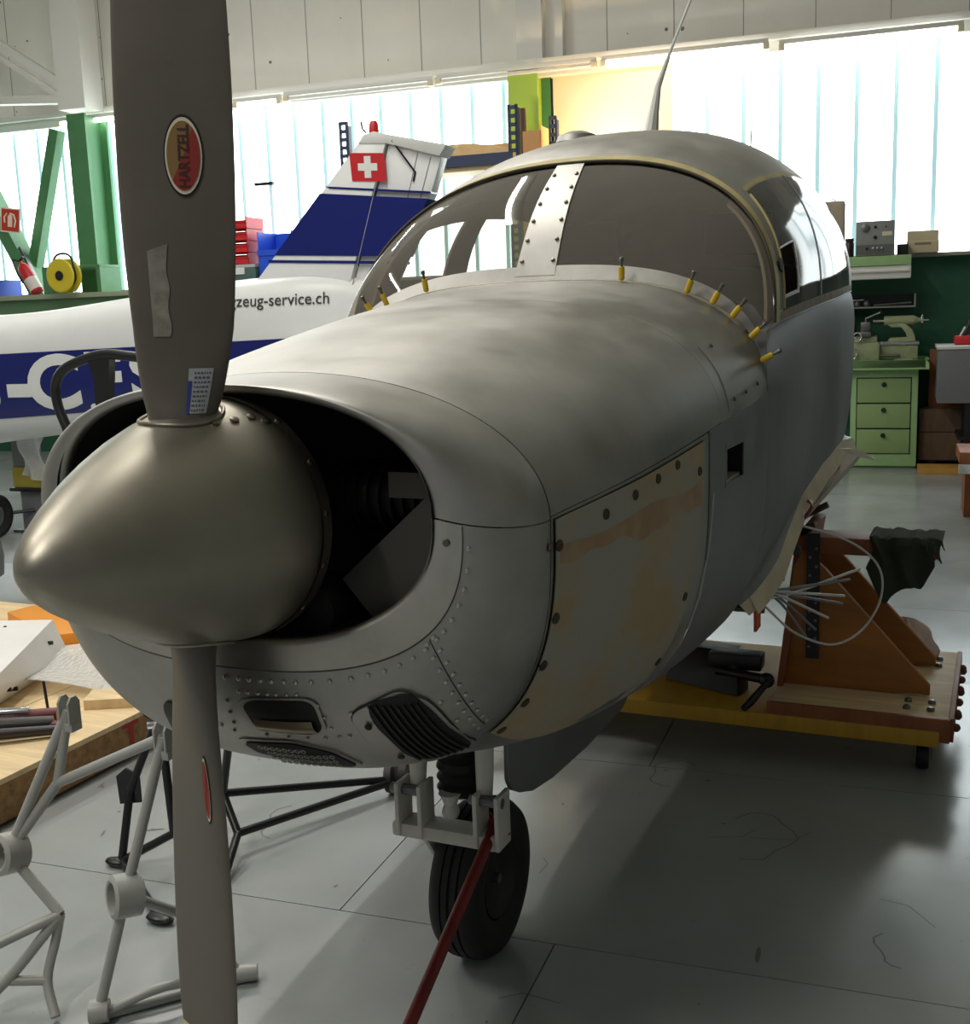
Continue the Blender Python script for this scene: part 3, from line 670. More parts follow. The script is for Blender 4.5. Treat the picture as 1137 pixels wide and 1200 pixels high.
for (t, ph) in ((.38, -63.2), (.62, -62.6)): MB().lathe([(.006, 0), (.006, .002), (0, .003)], NB(t, R(ph), .0072), NBN(t, R(ph)), 10).build('grille_screw', BLACK, nbl)
# honeycomb mesh air filter at the bottom
hp = [(.49, -91.5), (.455, -84), (.52, -76.5), (.67, -74.5), (.665, -82), (.60, -90)]
rounded_patch(.56, -83, hp, .003, 'filter_frame', ALU, nbl, scale=1.14)
hm = rounded_patch(.56, -83, hp, .0055, 'filter_mouth', BLACK, nbl)
def nbx(t, x):
    lo_, hi_ = R(-89.99), R(-55)
    for _ in range(26):
        mid = (lo_+hi_)/2
        if NB(t, mid).x < x: lo_ = mid
        else: hi_ = mid
    return lo_
hx = MB()
for i in range(4):
    for j in range(12):
        x = .012+j*.0118+(i % 2)*.0059+i*.006; t = .495+i*.040
        if x > .148 or (i == 0 and x > .10): continue
        ph = nbx(t, x); hx.lathe([(.0040, 0), (.0052, .0), (.0052, .0015), (.0040, .0015)], NB(t, ph, .0085), NBN(t, ph), 6, cap=False)
stuff(hx.build('filter_mesh', ALU_LIP, hm))
# lower scoop on the starboard side of the slot
rounded_patch(.5, -104, [(.33, -101), (.33, -108), (.62, -108), (.66, -101)], .004, 'side_scoop', mat('slot_dark', srgb(40, 38, 34), .4, .6), nbl)

# nose gear
ng = MB().tube([(.04, .80, .62), (.04, .80, .50)], .030, 16).build('oleo_strut', CHROME, air)
MB().lathe([(.052, 0), (.058, .012), (.05, .022), (.058, .036), (.05, .048), (.058, .06), (.052, .075), (.04, .08)], (.05, .78, .425), (0, 0, 1), 20).build('strut_boot', BLACK, ng)
for dx in (-.075, .085): MB().tube([(.04+dx, .74, .66), (.04+dx, .735, .50), (.04+dx, .73, .44)], [.022, .020, .017], 12).build('drag_link', GEARW, ng)
MB().box(-.085, .165, .69, .755, .335, .368).build('fork_yoke', GEARW, ng, bev=.008)
for dx in (-.10, -.045, .115, .165):
    MB().prism([(.04+dx-.012 if dx < 0 else dx, .685, .34), (.04+dx-.012 if dx < 0 else dx, .685, .46), (.04+dx-.012 if dx < 0 else dx, .75, .46), (.04+dx-.012 if dx < 0 else dx, .75, .34)], (.010, 0, 0)).build('yoke_lug', GEARW, ng, bev=.002)
for x0, x1 in ((-.09, -.02), (.10, .175)): MB().tube([(x0, .71, .44), (x1, .71, .44)], .012, 10).build('pivot_bolt', STEEL, ng)
MB().lathe([(.016, 0), (.020, .012), (.014, .03), (.02, .045), (.026, .055)], (.045, .725, .385), (0, 0, 1), 14).build('trunnion', GEARW, ng)
for sx in (-1,):
    MB().prism([(.065+sx*.080, .70, .35), (.065+sx*.080, .77, .35), (.065+sx*.080, .89, .19), (.065+sx*.080, .84, .165)], (sx*.012, 0, 0)).build('fork_leg', GEARW, ng, bev=.004)
WX, WY, WZ = .05, .86, .1825
tp = [(.095, -.052), (.115, -.062), (.150, -.066), (.172, -.058), (.184, -.040), (.1875, -.028), (.1875, -.024), (.181, -.023), (.181, -.020), (.1885, -.019), (.1885, -.004), (.182, -.003), (.182, .003), (.1885, .004), (.1885, .019), (.181, .020), (.181, .023), (.1875, .024), (.1875, .028), (.184, .040), (.172, .058), (.150, .066), (.115, .062), (.095, .052)]
tp = [(a*.968, b*.92) for a, b in tp]
MB().lathe(tp, (WX, WY, WZ), (1, 0, 0), 56, cap=False).build('nose_tyre', RUBBER, ng, ang=50)
MB().lathe([(.0, -.03), (.02, -.03), (.045, -.025), (.078, -.036), (.089, -.049), (.089, .049), (.078, .036), (.045, .025), (.02, .03), (0, .03)], (WX, WY, WZ), (1, 0, 0), 32, cap=False).build('wheel_hub', mat('hub_dark', srgb(44, 44, 44), .5, .3), ng)
MB().tube([(WX-.085, WY, WZ), (WX+.045, WY, WZ)], .012, 10).build('axle', STEEL, ng)
# gear door / exhaust fairing under the belly
MB().prism([(.16, .785, .60), (.16, .783, .46), (.16, .80, .432), (.16, .85, .405), (.16, .92, .380), (.16, 1.05, .360), (.16, 1.3, .345), (.16, 1.6, .345), (.16, 1.72, .38), (.16, 1.75, .60)], (-.012, 0, 0)).build('nose_gear_door', ALU_DK, air, bev=.004)
for sx in (.18, .195): MB().tube([(sx+.12, 1.25, .63), (sx+.13, 1.27, .55)], .004, 6).build('drain_tube', STEEL, air)
MB().tube([(-.12, .62, .70), (-.14, .8, .58), (-.15, 1.0, .55)], .028, 14).build('exhaust_pipe', ENGMETAL, air)

# wires hanging from the wing root
WIREW = mat('wire_white', srgb(206, 204, 196), .5)
def curve_pts(pts, n=8):
    T = [(i, Vector(p)) for i, p in enumerate(pts)]; out_ = []
    for i in range((len(pts)-1)*n+1): out_.append(Vector([sm([(k, q[j]) for k, q in T], i/n) for j in range(3)]))
    return out_
MB().tube(curve_pts([(.55, 1.85, .86), (.70, 2.1, .76), (.78, 2.22, .66), (.79, 2.22, .56), (.75, 2.1, .49), (.69, 1.92, .49), (.62, 1.72, .57), (.57, 1.60, .66), (.52, 1.58, .72)]), .0035, 6).build('wire_loop', WIREW, air)
for i, e in enumerate([(.74, 1.85, .70), (.73, 1.82, .66), (.72, 1.85, .63), (.69, 1.80, .60), (.66, 1.78, .57), (.76, 1.9, .72), (.64, 1.74, .56)]):
    MB().tube(curve_pts([(.50, 1.60, .72), (.58, 1.62, .715-.004*i), e]), .004, 6).build('loose_wire', WIREW if i % 2 else mat('wire_grey', srgb(120, 124, 128), .5), air)
for i in range(6):
    MB().tube(curve_pts([(.46, 1.75+.05*i, .70), (.52+.02*i, 1.80+.03*i, .78+.02*i), (.50, 1.95+.05*i, .86), (.46, 2.1, .90)]), .005, 6).build('cable', [BLACK, WIREW, DKRED][i % 3], air)
MB().box(.545, .552, 1.50, 1.56, .63, .71).build('orange_tag', mat('tag_orange', srgb(206, 98, 52), .6), air)

# ================================================================ propeller
prop = thing('propeller', (0, 0, 1.16), 'two-bladed grey-brown propeller with pointed metal spinner on the aircraft nose', 'propeller')
sp_prof = [(1e-4, -.342), (.012, -.340), (.026, -.332), (.044, -.315), (.066, -.285), (.090, -.245), (.116, -.195), (.138, -.145), (.157, -.095), (.172, -.045), (.182, .0), (.187, .03), (.190, .052), (.190, .072)]
spin = MB().lathe(sp_prof, (0, 0, 1.16), (0, 1, 0), 72, cap=False).build('spinner', SPIN, prop, ang=50)
MB().lathe([(.193, .052), (.1935, .074), (.189, .078), (.02, .078)], (0, 0, 1.16), (0, 1, 0), 72, cap=False).build('back_plate', SPIN, prop)
for a in range(0, 360, 24):
    if abs((a % 180)-90) < 22: continue
    d = Vector((math.cos(R(a+5)), 0, math.sin(R(a+5))))
    MB().lathe([(.0048, -.001), (.0046, .002), (.001, .003)], Vector((0, .062, 1.16))+d*.1932, d, 10).build('spinner_screw', SCREW, spin)
ALPHA = R(24); TURN = Matrix.Rotation(R(2.2), 3, 'Y'); PAX = Vector((0, -.02, 0))
def blade(sgn):
    # span along +-Z; chord turned by the pitch angle, with washout to the tip
    span = [(.10, .085, .085, 6), (.165, .098, .075, 5), (.20, .116, .060, 3), (.25, .134, .048, 1), (.32, .150, .038, 0), (.45, .165, .028, -2), (.6, .170, .022, -4), (.75, .164, .017, -6), (.85, .148, .013, -7), (.91, .122, .010, -8), (.945, .085, .008, -8), (.958, .04, .006, -8)]
    rr = []
    for i in range(len(span)-1):
        for k in range(4): rr.append([sm([(j, q[c]) for j, q in enumerate(span)], i+k/4) for c in range(4)])
    rr.append(list(span[-1])); seg = 28; vv = []; ff = []
    def sect(r, ch, th, dp, lift=0.0):
        al = ALPHA+R(dp); C = Vector((math.cos(al), math.sin(al), 0)); Nn = Vector((math.sin(al), -math.cos(al), 0)); ring = []
        for k in range(seg):
            a = 2*PI*k/seg; x = math.cos(a); rnd = max(0, min(1, (.30-r)/.14))
            y = math.sin(a)*(lerp((1-.55*x)*.62 if True else 1, 1, rnd))
            if y < 0: y *= lerp(.45, 1, rnd)
            p = C*(x*ch/2+.008*(1-rnd))+Nn*(y*th/2)
            q = Vector((p.x, p.y, r))
            if sgn < 0: q = Vector((-q.x, q.y, -q.z))
            ring.append(TURN @ q+PAX+Vector((0, 0, 1.16)))
        return ring
    def seg_mesh(lo, hi):
        mb = MB(); rings = [sect(*q) for q in rr if lo <= q[0] <= hi]
        vv = [p for g in rings for p in g]; n = len(rings)
        ff = [(i*seg+k, i*seg+(k+1) % seg, (i+1)*seg+(k+1) % seg, (i+1)*seg+k) for i in range(n-1) for k in range(seg)]+[tuple(range(seg)), tuple((n-1)*seg+k for k in range(seg))]
        return mb.add(vv, ff)
    b = seg_mesh(0, .97).build('blade', BLADE, prop, ang=60)
    # painted tip, a thin skin over the last few centimetres
    tipb = MB(); rings = [sect(q[0], q[1]+.0016, q[2]+.0016, q[3]) for q in rr if q[0] >= .845]
    vv = [p for g in rings for p in g]; n = len(rings)
    tipb.add(vv, [(i*seg+k, i*seg+(k+1) % seg, (i+1)*seg+(k+1) % seg, (i+1)*seg+k) for i in range(n-1) for k in range(seg)])
    tipb.build('blade_tip_paint', YTIP, b)
    # collar: rolled rim of the spinner cut-out
    pts = []
    for k in range(40):
        a = 2*PI*k/40; x = .062*math.cos(a); y = -.022+.058*math.sin(a)
        rad = sm([(q_[1], q_[0]) for q_ in sp_prof], y)+.001
        z = math.sqrt(max(.001, rad*rad-x*x))+.0005
        v_ = TURN @ Vector((x, y, sgn*z)); pts.append(v_+Vector((0, 0, 1.16)))
    MB().tube(pts, .0032, 8, closed=True).build('blade_collar', SPIN, spin)
    return b
def face_pt(r, u, sgn, off=.001, dr=0):      # point on the camera side face of a blade, u across the chord (-.5 .. .5)
    tab = [(.165, .098, .075, 5), (.20, .116, .060, 3), (.25, .134, .048, 1), (.32, .150, .038, 0), (.45, .165, .028, -2), (.6, .170, .022, -4), (.75, .164, .017, -6), (.85, .148, .013, -7), (.91, .122, .010, -8)]
    ch, th, dp = [sm([(q[0], q[c]) for q in tab], r) for c in (1, 2, 3)]
    al = ALPHA+R(dp); C = Vector((math.cos(al), math.sin(al), 0)); Nn = Vector((math.sin(al), -math.cos(al), 0)); x = 2*u
    rnd = max(0, min(1, (.30-r)/.14)); y = math.sqrt(max(0, 1-x*x))*lerp((1-.55*x)*.62, 1, rnd)
    p = C*(x*ch/2+.008*(1-rnd))+Nn*(y*th/2+off); q = Vector((p.x, p.y, r))
    if sgn < 0: q = Vector((-q.x, q.y, -q.z))
    return TURN @ q+PAX+Vector((0, 0, 1.16))
b1 = blade(1); b2 = blade(-1)
def oval(sgn, r0, u0, hr, hu, parent):
    def ring(k0, k1, off, name, m):
        return MB().grid(lambda a, b: face_pt(r0+hr*lerp(k0, k1, b)*math.sin(2*PI*a), u0+hu*lerp(k0, k1, b)*math.cos(2*PI*a), sgn, off), 40, 3).build(name, m, parent)
    dec = ring(0, 1.0, .0012, 'decal_black_rim', BLACK); ring(0, .93, .0017, 'decal_white_rim', mat('decal_cream', srgb(232, 222, 196), .5))
    ring(0, .84, .0022, 'decal_gold_field' if sgn > 0 else 'decal_red_field', mat('decal_gold', srgb(142, 112, 62), .5) if sgn > 0 else mat('decal_red', srgb(150, 46, 38), .5))
    # red lower-right half, a diagonal sash
    def red(a, b):
        ang = lerp(-2.35, .95, a); return face_pt(r0+hr*.84*b*math.sin(ang)*1.0, u0+hu*.84*b*math.cos(ang), sgn, .0027)
    MB().grid(red, 24, 4).build('decal_red_half', mat('decal_red', srgb(150, 46, 38), .5), parent)
    if sgn > 0:
        fit_text('HARTZELL', lambda u, v: face_pt(r0+lerp(-hr*.76, hr*.76, u), u0+lerp(hu*.30, -hu*.26, v), sgn, .0033), 'decal_lettering', mat('decal_letter', srgb(70, 34, 26), .6), parent, .02)
oval(1, .535, .085, .056, .165, b1)
oval(-1, .40, -.30, .056, .05, b2)
# erosion strip and data sticker on the upper blade
MB().grid(lambda a, b: face_pt(lerp(.285, .405, a)+.010*b*(a > .9), lerp(-.27, -.10, b)+.012*math.sin(a*14)*(b > .5), 1, .0012), 16, 4).build('tape_strip', mat('worn_tape', srgb(138, 134, 122), .6, var=.25, scale=40), b1)
MB().grid(lambda a, b: face_pt(lerp(.176, .240, a), lerp(.10, .36, b), 1, .0012), 10, 6).build('data_sticker', mat('sticker_grey', srgb(168, 172, 176), .5), b1)
MB().grid(lambda a, b: face_pt(lerp(.176, .222, a), lerp(.10, .145, b), 1, .0018), 10, 2).build('sticker_blue_bar', mat('sticker_blue', srgb(42, 66, 140), .5), b1)
stm = MB()
for i in range(9):
    z0 = .179+i*.0066
    u0 = .165
    while u0 < .33:
        w_ = random.uniform(.012, .035); stm.grid(lambda a, b: face_pt(z0+.003*a, lerp(u0, min(u0+w_, .345), b), 1, .0017), 1, 2); u0 += w_+.014
stuff(stm.build('sticker_print', mat('sticker_ink', srgb(86, 90, 98), .6), b1))
for (r_, u_) in ((.178, .52),): pass
for i, (x, y, z) in enumerate(((.072, -.03, 1), (.084, .0, 1), (.092, .03, 1), (.106, .045, 1))):
    rad = sm([(q[1], q[0]) for q in sp_prof], y); zz = math.sqrt(rad*rad-x*x); d = Vector((x, -.02, zz)).normalized()
    MB().lathe([(.007, -.002), (.007, .0025), (.003, .004), (1e-4, .0035)], Vector((x, y, 1.16+zz)), d, 12).build('collar_screw', SCREW, spin)

# ================================================================ clecos along the windshield edge
spots = [(134, 'first yellow cleco from the left end of the windshield edge'), (127, 'second yellow cleco from the left end of the windshield edge'), (112, 'third yellow cleco from the left, below the left pane'), (73.5, 'lone yellow cleco right of the windshield centre strip'), (54.5, 'yellow cleco below the right half of the right pane, first of five'), (45, 'second of five yellow clecos at the right windshield corner'), (36, 'third of five yellow clecos at the right windshield corner'), (25, 'fourth of five yellow clecos, by the foot of the pillar'), (15, 'lowest yellow cleco, below the windshield pillar foot')]
for i, (th, lb) in enumerate(spots):
    p = P(1.385, R(th), .004); n = (PN(1.385, R(th))+Vector((random.uniform(-.15, .15), -.15, .12))).normalized()
    c = thing('cleco', p, lb, 'fastener', 'yellow clecos along the windshield edge')
    MB().lathe([(.0045, 0), (.0075, .004), (.0075, .030), (.0065, .034)], p, n, 12).build('body', CLECOY, c)
    MB().lathe([(.0035, .033), (.0035, .046), (.0055, .047), (.0055, .055), (.003, .057)], p, n, 10).build('plunger', STEEL if i not in (0, 1, 2) else SCREW, c)

# red tow bar from the nose wheel
tb = thing('tow_bar', (.19, .1, 0), 'dark red steel tow bar leaning from the nose wheel toward the viewer', 'tow bar')
a_, b_ = Vector((.142, .74, .372)), Vector((.215, -.29, .014))
MB().tube([a_, b_], .0125, 12).build('bar', DKRED, tb)
MB().tube([a_+Vector((-.03, .03, .005)), a_, a_+Vector((.03, .0, -.02))], .010, 10).build('hook', DKRED, tb)
MB().tube([b_+Vector((-.10, 0, 0)), b_, b_+Vector((.10, 0, 0))], .012, 10).build('handle', DKRED, tb)

# ================================================================ wooden trolley carrying the spar
tl = thing('wooden_trolley', (.3, 2.55, 0), 'low wooden trolley with yellow base boards and plywood gusset under the wing root', 'trolley')
MB().box(-1.0, .97, 2.18, 2.94, .115, .165).build('base_board', YELWOOD, tl, bev=.004)
MB().box(.46, .995, 2.20, 2.93, .165, .20).build('deck_plate', PLY, tl, bev=.003)
MB().box(.455, 1.0, 2.185, 2.20, .13, .205).build('edge_strip', BRNWOOD, tl, bev=.002)
MB().box(.995, 1.01, 2.2, 2.93, .13, .205).build('edge_strip', BRNWOOD, tl, bev=.002)
MB().prism([(.475, 2.40, .20), (.93, 2.40, .205), (.93, 2.40, .235), (.60, 2.40, .60), (.53, 2.40, .66), (.50, 2.40, .60)], (0, .025, 0)).build('gusset', ORWOOD, tl, bev=.002)
MB().prism([(.475, 2.72, .20), (.93, 2.72, .205), (.93, 2.72, .235), (.60, 2.72, .60), (.53, 2.72, .66), (.50, 2.72, .60)], (0, .025, 0)).build('gusset', ORWOOD, tl, bev=.002)
MB().prism([(.455, 2.36, .20), (.475, 2.36, .20), (.54, 2.44, .70), (.50, 2.44, .70)], (0, .42, 0)).build('upright_board', BRNWOOD, tl, bev=.003)
MB().box(.30, .94, 2.42, 2.56, .645, .70).build('cross_beam', BRNWOOD, tl, bev=.004)
pl = MB().box(.545, .585, 2.38, 2.395, .30, .72).build('perforated_strut', mat('strut_dark', srgb(52, 54, 54), .5, .5), tl)
for k in range(12): MB().lathe([(.005, 0), (.005, .002)], (.555+.02*(k % 2), 2.38, .34+k*.03), (0, -1, 0), 8).build('strut_bolt', STEEL, pl)
for (x, y) in ((.87, 2.82), (.94, 2.82), (.87, 2.74), (.94, 2.74), (.87, 2.34), (.94, 2.34), (.87, 2.27), (.94, 2.27)):
    MB().lathe([(.013, 0), (.013, .006), (.008, .012), (.0, .013)], (x, y, .20), (0, 0, 1), 6).build('deck_bolt', STEEL, tl)
rg = MB()
for k in range(9): rg.ball((1.015, 2.24+k*.08, .165+.02*math.sin(k*2.1)), .014, 8, 5)
stuff(rg.build('edge_chain', mat('rust_chain', srgb(110, 60, 44), .7), tl))
for (x, y) in ((.92, 2.30), (.92, 2.82), (-.92, 2.30), (-.92, 2.82)):
    cb = MB().box(x-.045, x+.045, y-.05, y+.05, .092, .115).build('caster', STEEL, tl)
    MB().lathe([(.012, -.018), (.042, -.018), (.045, -.012), (.045, .012), (.042, .018), (.012, .018)], (x, y, .045), (1, 0, 0), 20).build('caster_wheel', BLACK, cb)
    for d in (-.027, .024): MB().prism([(x+d, y-.02, .09), (x+d, y+.02, .09), (x+d, y+.008, .035), (x+d, y-.008, .035)], (.003, 0, 0)).build('caster_fork', STEEL, cb)
# support saddle between trolley and fuselage, seen below the belly
MB().box(-.30, .02, 2.45, 2.65, .165, .545).build('saddle_block', BRNWOOD, tl, bev=.01)

# bench vise lying on the trolley
vz = thing('bench_vise', (.28, 2.40, .165), 'black cast bench vise lying on the yellow trolley boards', 'vise')
MB().prism([(.05, 2.42, .168), (.34, 2.30, .168), (.32, 2.36, .25), (.29, 2.42, .285), (.12, 2.45, .285)], (.02, .09, .0)).build('vise_body', BLKPAINT, vz, bev=.008)
MB().box(.22, .40, 2.38, 2.46, .235, .29).build('vise_jaw', BLKPAINT, vz, bev=.01)
MB().tube([(.25, 2.38, .23), (.42, 2.33, .23)], .016, 12).build('vise_screw', BLKPAINT, vz)
MB().ball((.43, 2.32, .23), .026, 12, 8).build('screw_head', BLKPAINT, vz)
MB().tube([(.44, 2.31, .235), (.40, 2.20, .19), (.385, 2.17, .178)], [.010, .013, .011], 10).build('vise_handle', BLKPAINT, vz)

# rags
def drape(name, m, x0, x1, y0, y1, ztop, drops, label):
    n, k = 28, 22
    def fn(a, b):
        x = lerp(x0, x1, a); w = 2*b-1; drop = sm(drops, a)
        ln = (abs(w)*((y1-y0)/2+drop)); top = (y1-y0)/2
        if ln <= top: y, z = (y0+y1)/2+math.copysign(ln*1.25, w), ztop+.010
        else: y, z = (y0+y1)/2+math.copysign(top+.024+.012*math.sin(a*19+w*3), w), ztop-(ln-top)
        x += .010*math.sin(z*40+a*9)
        return Vector((x, y, z+.003*math.sin(a*23)))
    o = MB().grid(fn, n, k).build(name, m, None, solid=.004)
    return tag(o, label, 'rag')
drape('olive_cloth', CLOTHG, .735, .955, 2.415, 2.565, .702, [(0, .09), (.15, .17), (.3, .20), (.45, .15), (.6, .145), (.8, .135), (.9, .03), (1, .06)], 'dark olive cloth draped over the end of the trolley cross beam')
def heap(name, m, c_, rx, ry, rz, label, cat='rag'):
    def fn(a, b):
        an = 2*PI*a; k = b*PI/2; r = 1+.18*math.sin(an*3+1)+.10*math.sin(an*7)+.08*math.sin(k*9+an*2)
        return Vector((c_[0]+rx*r*math.cos(an)*math.cos(k), c_[1]+ry*r*math.sin(an)*math.cos(k), c_[2]+rz*math.sin(k)*(1+.2*math.sin(an*4))))
    return tag(MB().grid(fn, 40, 12).build(name, m), label, cat)
heap('pale_rag', CLOTHP, (.82, 2.85, .202), .09, .07, .115, 'crumpled pale pink rag on the trolley behind the gusset')

# ================================================================ engine mounts on the floor
gm_ = thing('grey_engine_mount', (-.6, .38, 0), 'grey painted tubular engine mount standing on the floor left of the propeller', 'engine mount')
ND = dict(f2=(-.49, .45, .60), r2=(-.54, .35, .28), b2=(-.606, .305, .012), ft=(-.40, .54, .012), md=(-.77, .42, .47), f1=(-.75, .45, .63), r1=(-.865, .35, .32), n7=(-.73, .35, .20), n0=(-.85, .22, .15), n6=(-.735, .30, .07), bb=(-.69, .27, .012), lo=(-.50, .50, .16), up=(-.95, .22, .30))
def tubes(root, m, links, r, nodes):
    for L_ in links:
        pts = [nodes[k] if isinstance(k, str) else k for k in L_]
        MB().tube(curve_pts(pts, 5) if len(pts) > 2 else pts, r, 12).build('tube', m, root)
tubes(gm_, GREYTUBE, [('f2', 'r2'), ('r2', 'b2'), ('md', 'f2'), ('f1', 'md'), ('f1', 'r1'), ('md', 'r1'), ('r1', 'n7'), ('n7', 'n0'), ('n7', (-.80, .27, .09), (-.86, .20, .02)), ('r2', 'lo'), ('b2', 'ft')], .0115, ND)
tubes(gm_, GREYTUBE, [('n7', (-.742, .34, .14), 'n6', 'bb'), ('n6', (-.86, .24, .075)), ('b2', (-.5, .40, .05), 'ft')], .0105, ND)
tubes(gm_, GREYTUBE, [('lo', 'ft')], .0105, ND)
for k, ax in (('r2', (-.52, -.84, .13)), ('r1', (-.15, -.95, .2))):
    MB().lathe([(.031, -.030), (.036, -.032), (.046, -.027), (.046, .027), (.036, .032), (.031, .030), (.031, -.030)], ND[k], ax, 28, cap=False).build('mount_boss', GREYTUBE, gm_)
for k in ('f1', 'f2'):
    p = Vector(ND[k]); fk = MB()
    for d in (-.014, .014): fk.prism([p+Vector((d, -.018, -.03)), p+Vector((d, .018, -.03)), p+Vector((d, .018, .02)), p+Vector((d, .008, .034)), p+Vector((d, -.008, .034)), p+Vector((d, -.018, .02))], (.006, 0, 0))
    fk.box(p.x-.016, p.x+.022, p.y-.016, p.y+.016, p.z-.045, p.z-.026)
    fk.build('clevis_fork', GREYTUBE, gm_, bev=.002)
MB().lathe([(.024, -.02), (.026, 0), (.024, .02)], (-.60, .305, .026), (-.8, -.5, 0), 20).build('mount_foot', GREYTUBE, gm_)
MB().lathe([(.018, -.025), (.02, 0), (.018, .025)], (-.395, .545, .021), (.8, .5, 0), 16).build('mount_foot', GREYTUBE, gm_)
bm_ = thing('black_engine_mount', (-.85, 1.05, 0), 'black tubular engine mount on the floor below the cowling', 'engine mount')
NK = dict(tp=(-.95, .97, .42), pl=(-1.04, .93, .20), f1=(-1.05, .885, .014), n2=(-.90, .93, .10), f3=(-.75, .68, .012), rt=(-.76, 1.02, .36), rn=(-.86, 1.10, .15), rp=(-.55, 1.58, .045), r2=(-.78, 1.05, .065), r3=(-.72, .90, .014))
tubes(bm_, BLKPAINT, [('tp', 'pl'), ('pl', 'f1'), ('tp', 'n2'), ('f1', 'n2'), ('n2', 'rn'), ('rt', 'rn'), ('rn', 'rp'), ('r2', 'rp'), ('rn', 'r2'), ('r2', 'r3'), ('f1', 'f3'), ('tp', 'rt')], .0115, NK)
MB().prism([(-1.075, .925, .16), (-1.01, .935, .17), (-1.01, .935, .25), (-1.05, .93, .265), (-1.08, .925, .24)], (0, .006, 0)).build('bracket_plate', BLKPAINT, bm_)
for c_, ax in (((-.955, .97, .455), (.6, -.8, 0)), ((-.56, 1.57, .050), (1, .3, .1))): MB().lathe([(.014, -.035), (.042, -.035), (.046, -.012), (.036, 0), (.046, .012), (.042, .035), (.014, .035)], c_, ax, 20).build('rubber_bush', BLACK, bm_)
MB().tube([(-.955, .93, .40), (-.90, .95, .405)], .012, 10).build('bush_sleeve', CHROME, bm_)
for c_ in ((-1.06, .88, .012), (-.75, .68, .012)): MB().ball(c_, .03, 12, 6, 1.4, .7, .4).build('mount_foot', BLKPAINT, bm_)

# ================================================================ crate at the left and the things on it
cr = thing('wooden_crate', (-2.3, 1.5, 0), 'low pale plywood crate with chipboard side at the left edge', 'crate')
CT = .155
MB().box(-3.3, -1.56, .55, 2.6, .012, CT-.018).build('chipboard_body', PLYEDGE, cr, bev=.003)
for i in range(4):
    x0 = -3.31+i*.442; MB().box(x0, x0+.438, .54, 2.61, CT-.018, CT).build('top_plank', PLY, cr, bev=.002)
for i in range(2): MB().box(-3.25, -1.60, .75+1.4*i, .85+1.4*i, 0, .014).build('skid', BRNWOOD, cr)
mk = [(1.48, .135), (1.56, .135), (1.56, .115), (1.535, .115), (1.53, .04), (1.515, .035), (1.51, .115), (1.48, .115)]
MB().prism([(-1.5595, y, z) for y, z in mk], (.0012, 0, 0)).build('red_letter_mark', mat('stencil_red', srgb(178, 36, 28), .6), cr)
dv = Vector((.44, -.68, 0)).normalized(); lv = Vector((-dv.y, dv.x, 0))*-1
wbk = MB(); c0 = Vector((-2.31, 1.96, 0)); c1 = Vector((-1.86, 1.20, 0)); left = Vector((-.80, -.30, 0))
wbk.prism([c0+Vector((0, 0, CT)), c1+Vector((-.06, -.02, CT)), c1+left+Vector((0, 0, CT)), c0+left+Vector((0, 0, CT))], (0, 0, .001))
wbk = MB(); bot = [c0+Vector((.06, .02, CT)), c1+Vector((-.16, .06, CT)), c1+left+Vector((0, 0, CT)), c0+left+Vector((0, 0, CT))]
top = [c0+Vector((0, 0, .315)), c1+Vector((-.02, 0, .30)), c1+left+Vector((0, 0, .30)), c0+left+Vector((0, 0, .315))]
wbk.add(bot+top, [(3, 2, 1, 0), (4, 5, 6, 7), (0, 1, 5, 4), (1, 2, 6, 5), (2, 3, 7, 6), (3, 0, 4, 7)])
wk = thing('white_fairing_block', (-2.4, 1.6, CT), 'white slab with scattered dark holes lying on the crate', 'panel')
wkb = wbk.build('slab', mat('white_slab', srgb(226, 224, 220), .55, var=.03), wk, bev=.006)
hl = MB()
for i in range(26):
    a, b = random.random(), random.random(); p = c0+left*a*.9+Vector((.36, -.60, 0))*b+Vector((-.03, -.02, 0)); z = lerp(.315, .30, b)+.003
    r_ = random.uniform(.005, .012); hl.lathe([(r_, -.004), (r_, .0005)], (p.x, p.y, z), (0, 0, 1), 8)
sn = Vector((.84, .54, 0))
for (u, z) in ((.2, .26), (.5, .24), (.62, .2), (.68, .215), (.8, .27)):
    p = (c0+Vector((.02, .04, 0))).lerp(c1+Vector((-.06, 0, 0)), u); p = p.lerp(Vector((0, 0, 0)), 0); hl.lathe([(.008, -.03), (.008, .012)], (p.x, p.y, z), sn, 8)
stuff(hl.build('dark_holes', BLACK, wk))
blk = MB().box(-.085, .085, -.06, .06, 0, .035, Matrix.Translation((-1.70, 1.60, CT)) @ Matrix.Rotation(R(28), 4, 'Z')).build('wood_block', PLY, None, bev=.002)
tag(blk, 'small pale wood block at the crate corner behind the propeller blade', 'wood block')
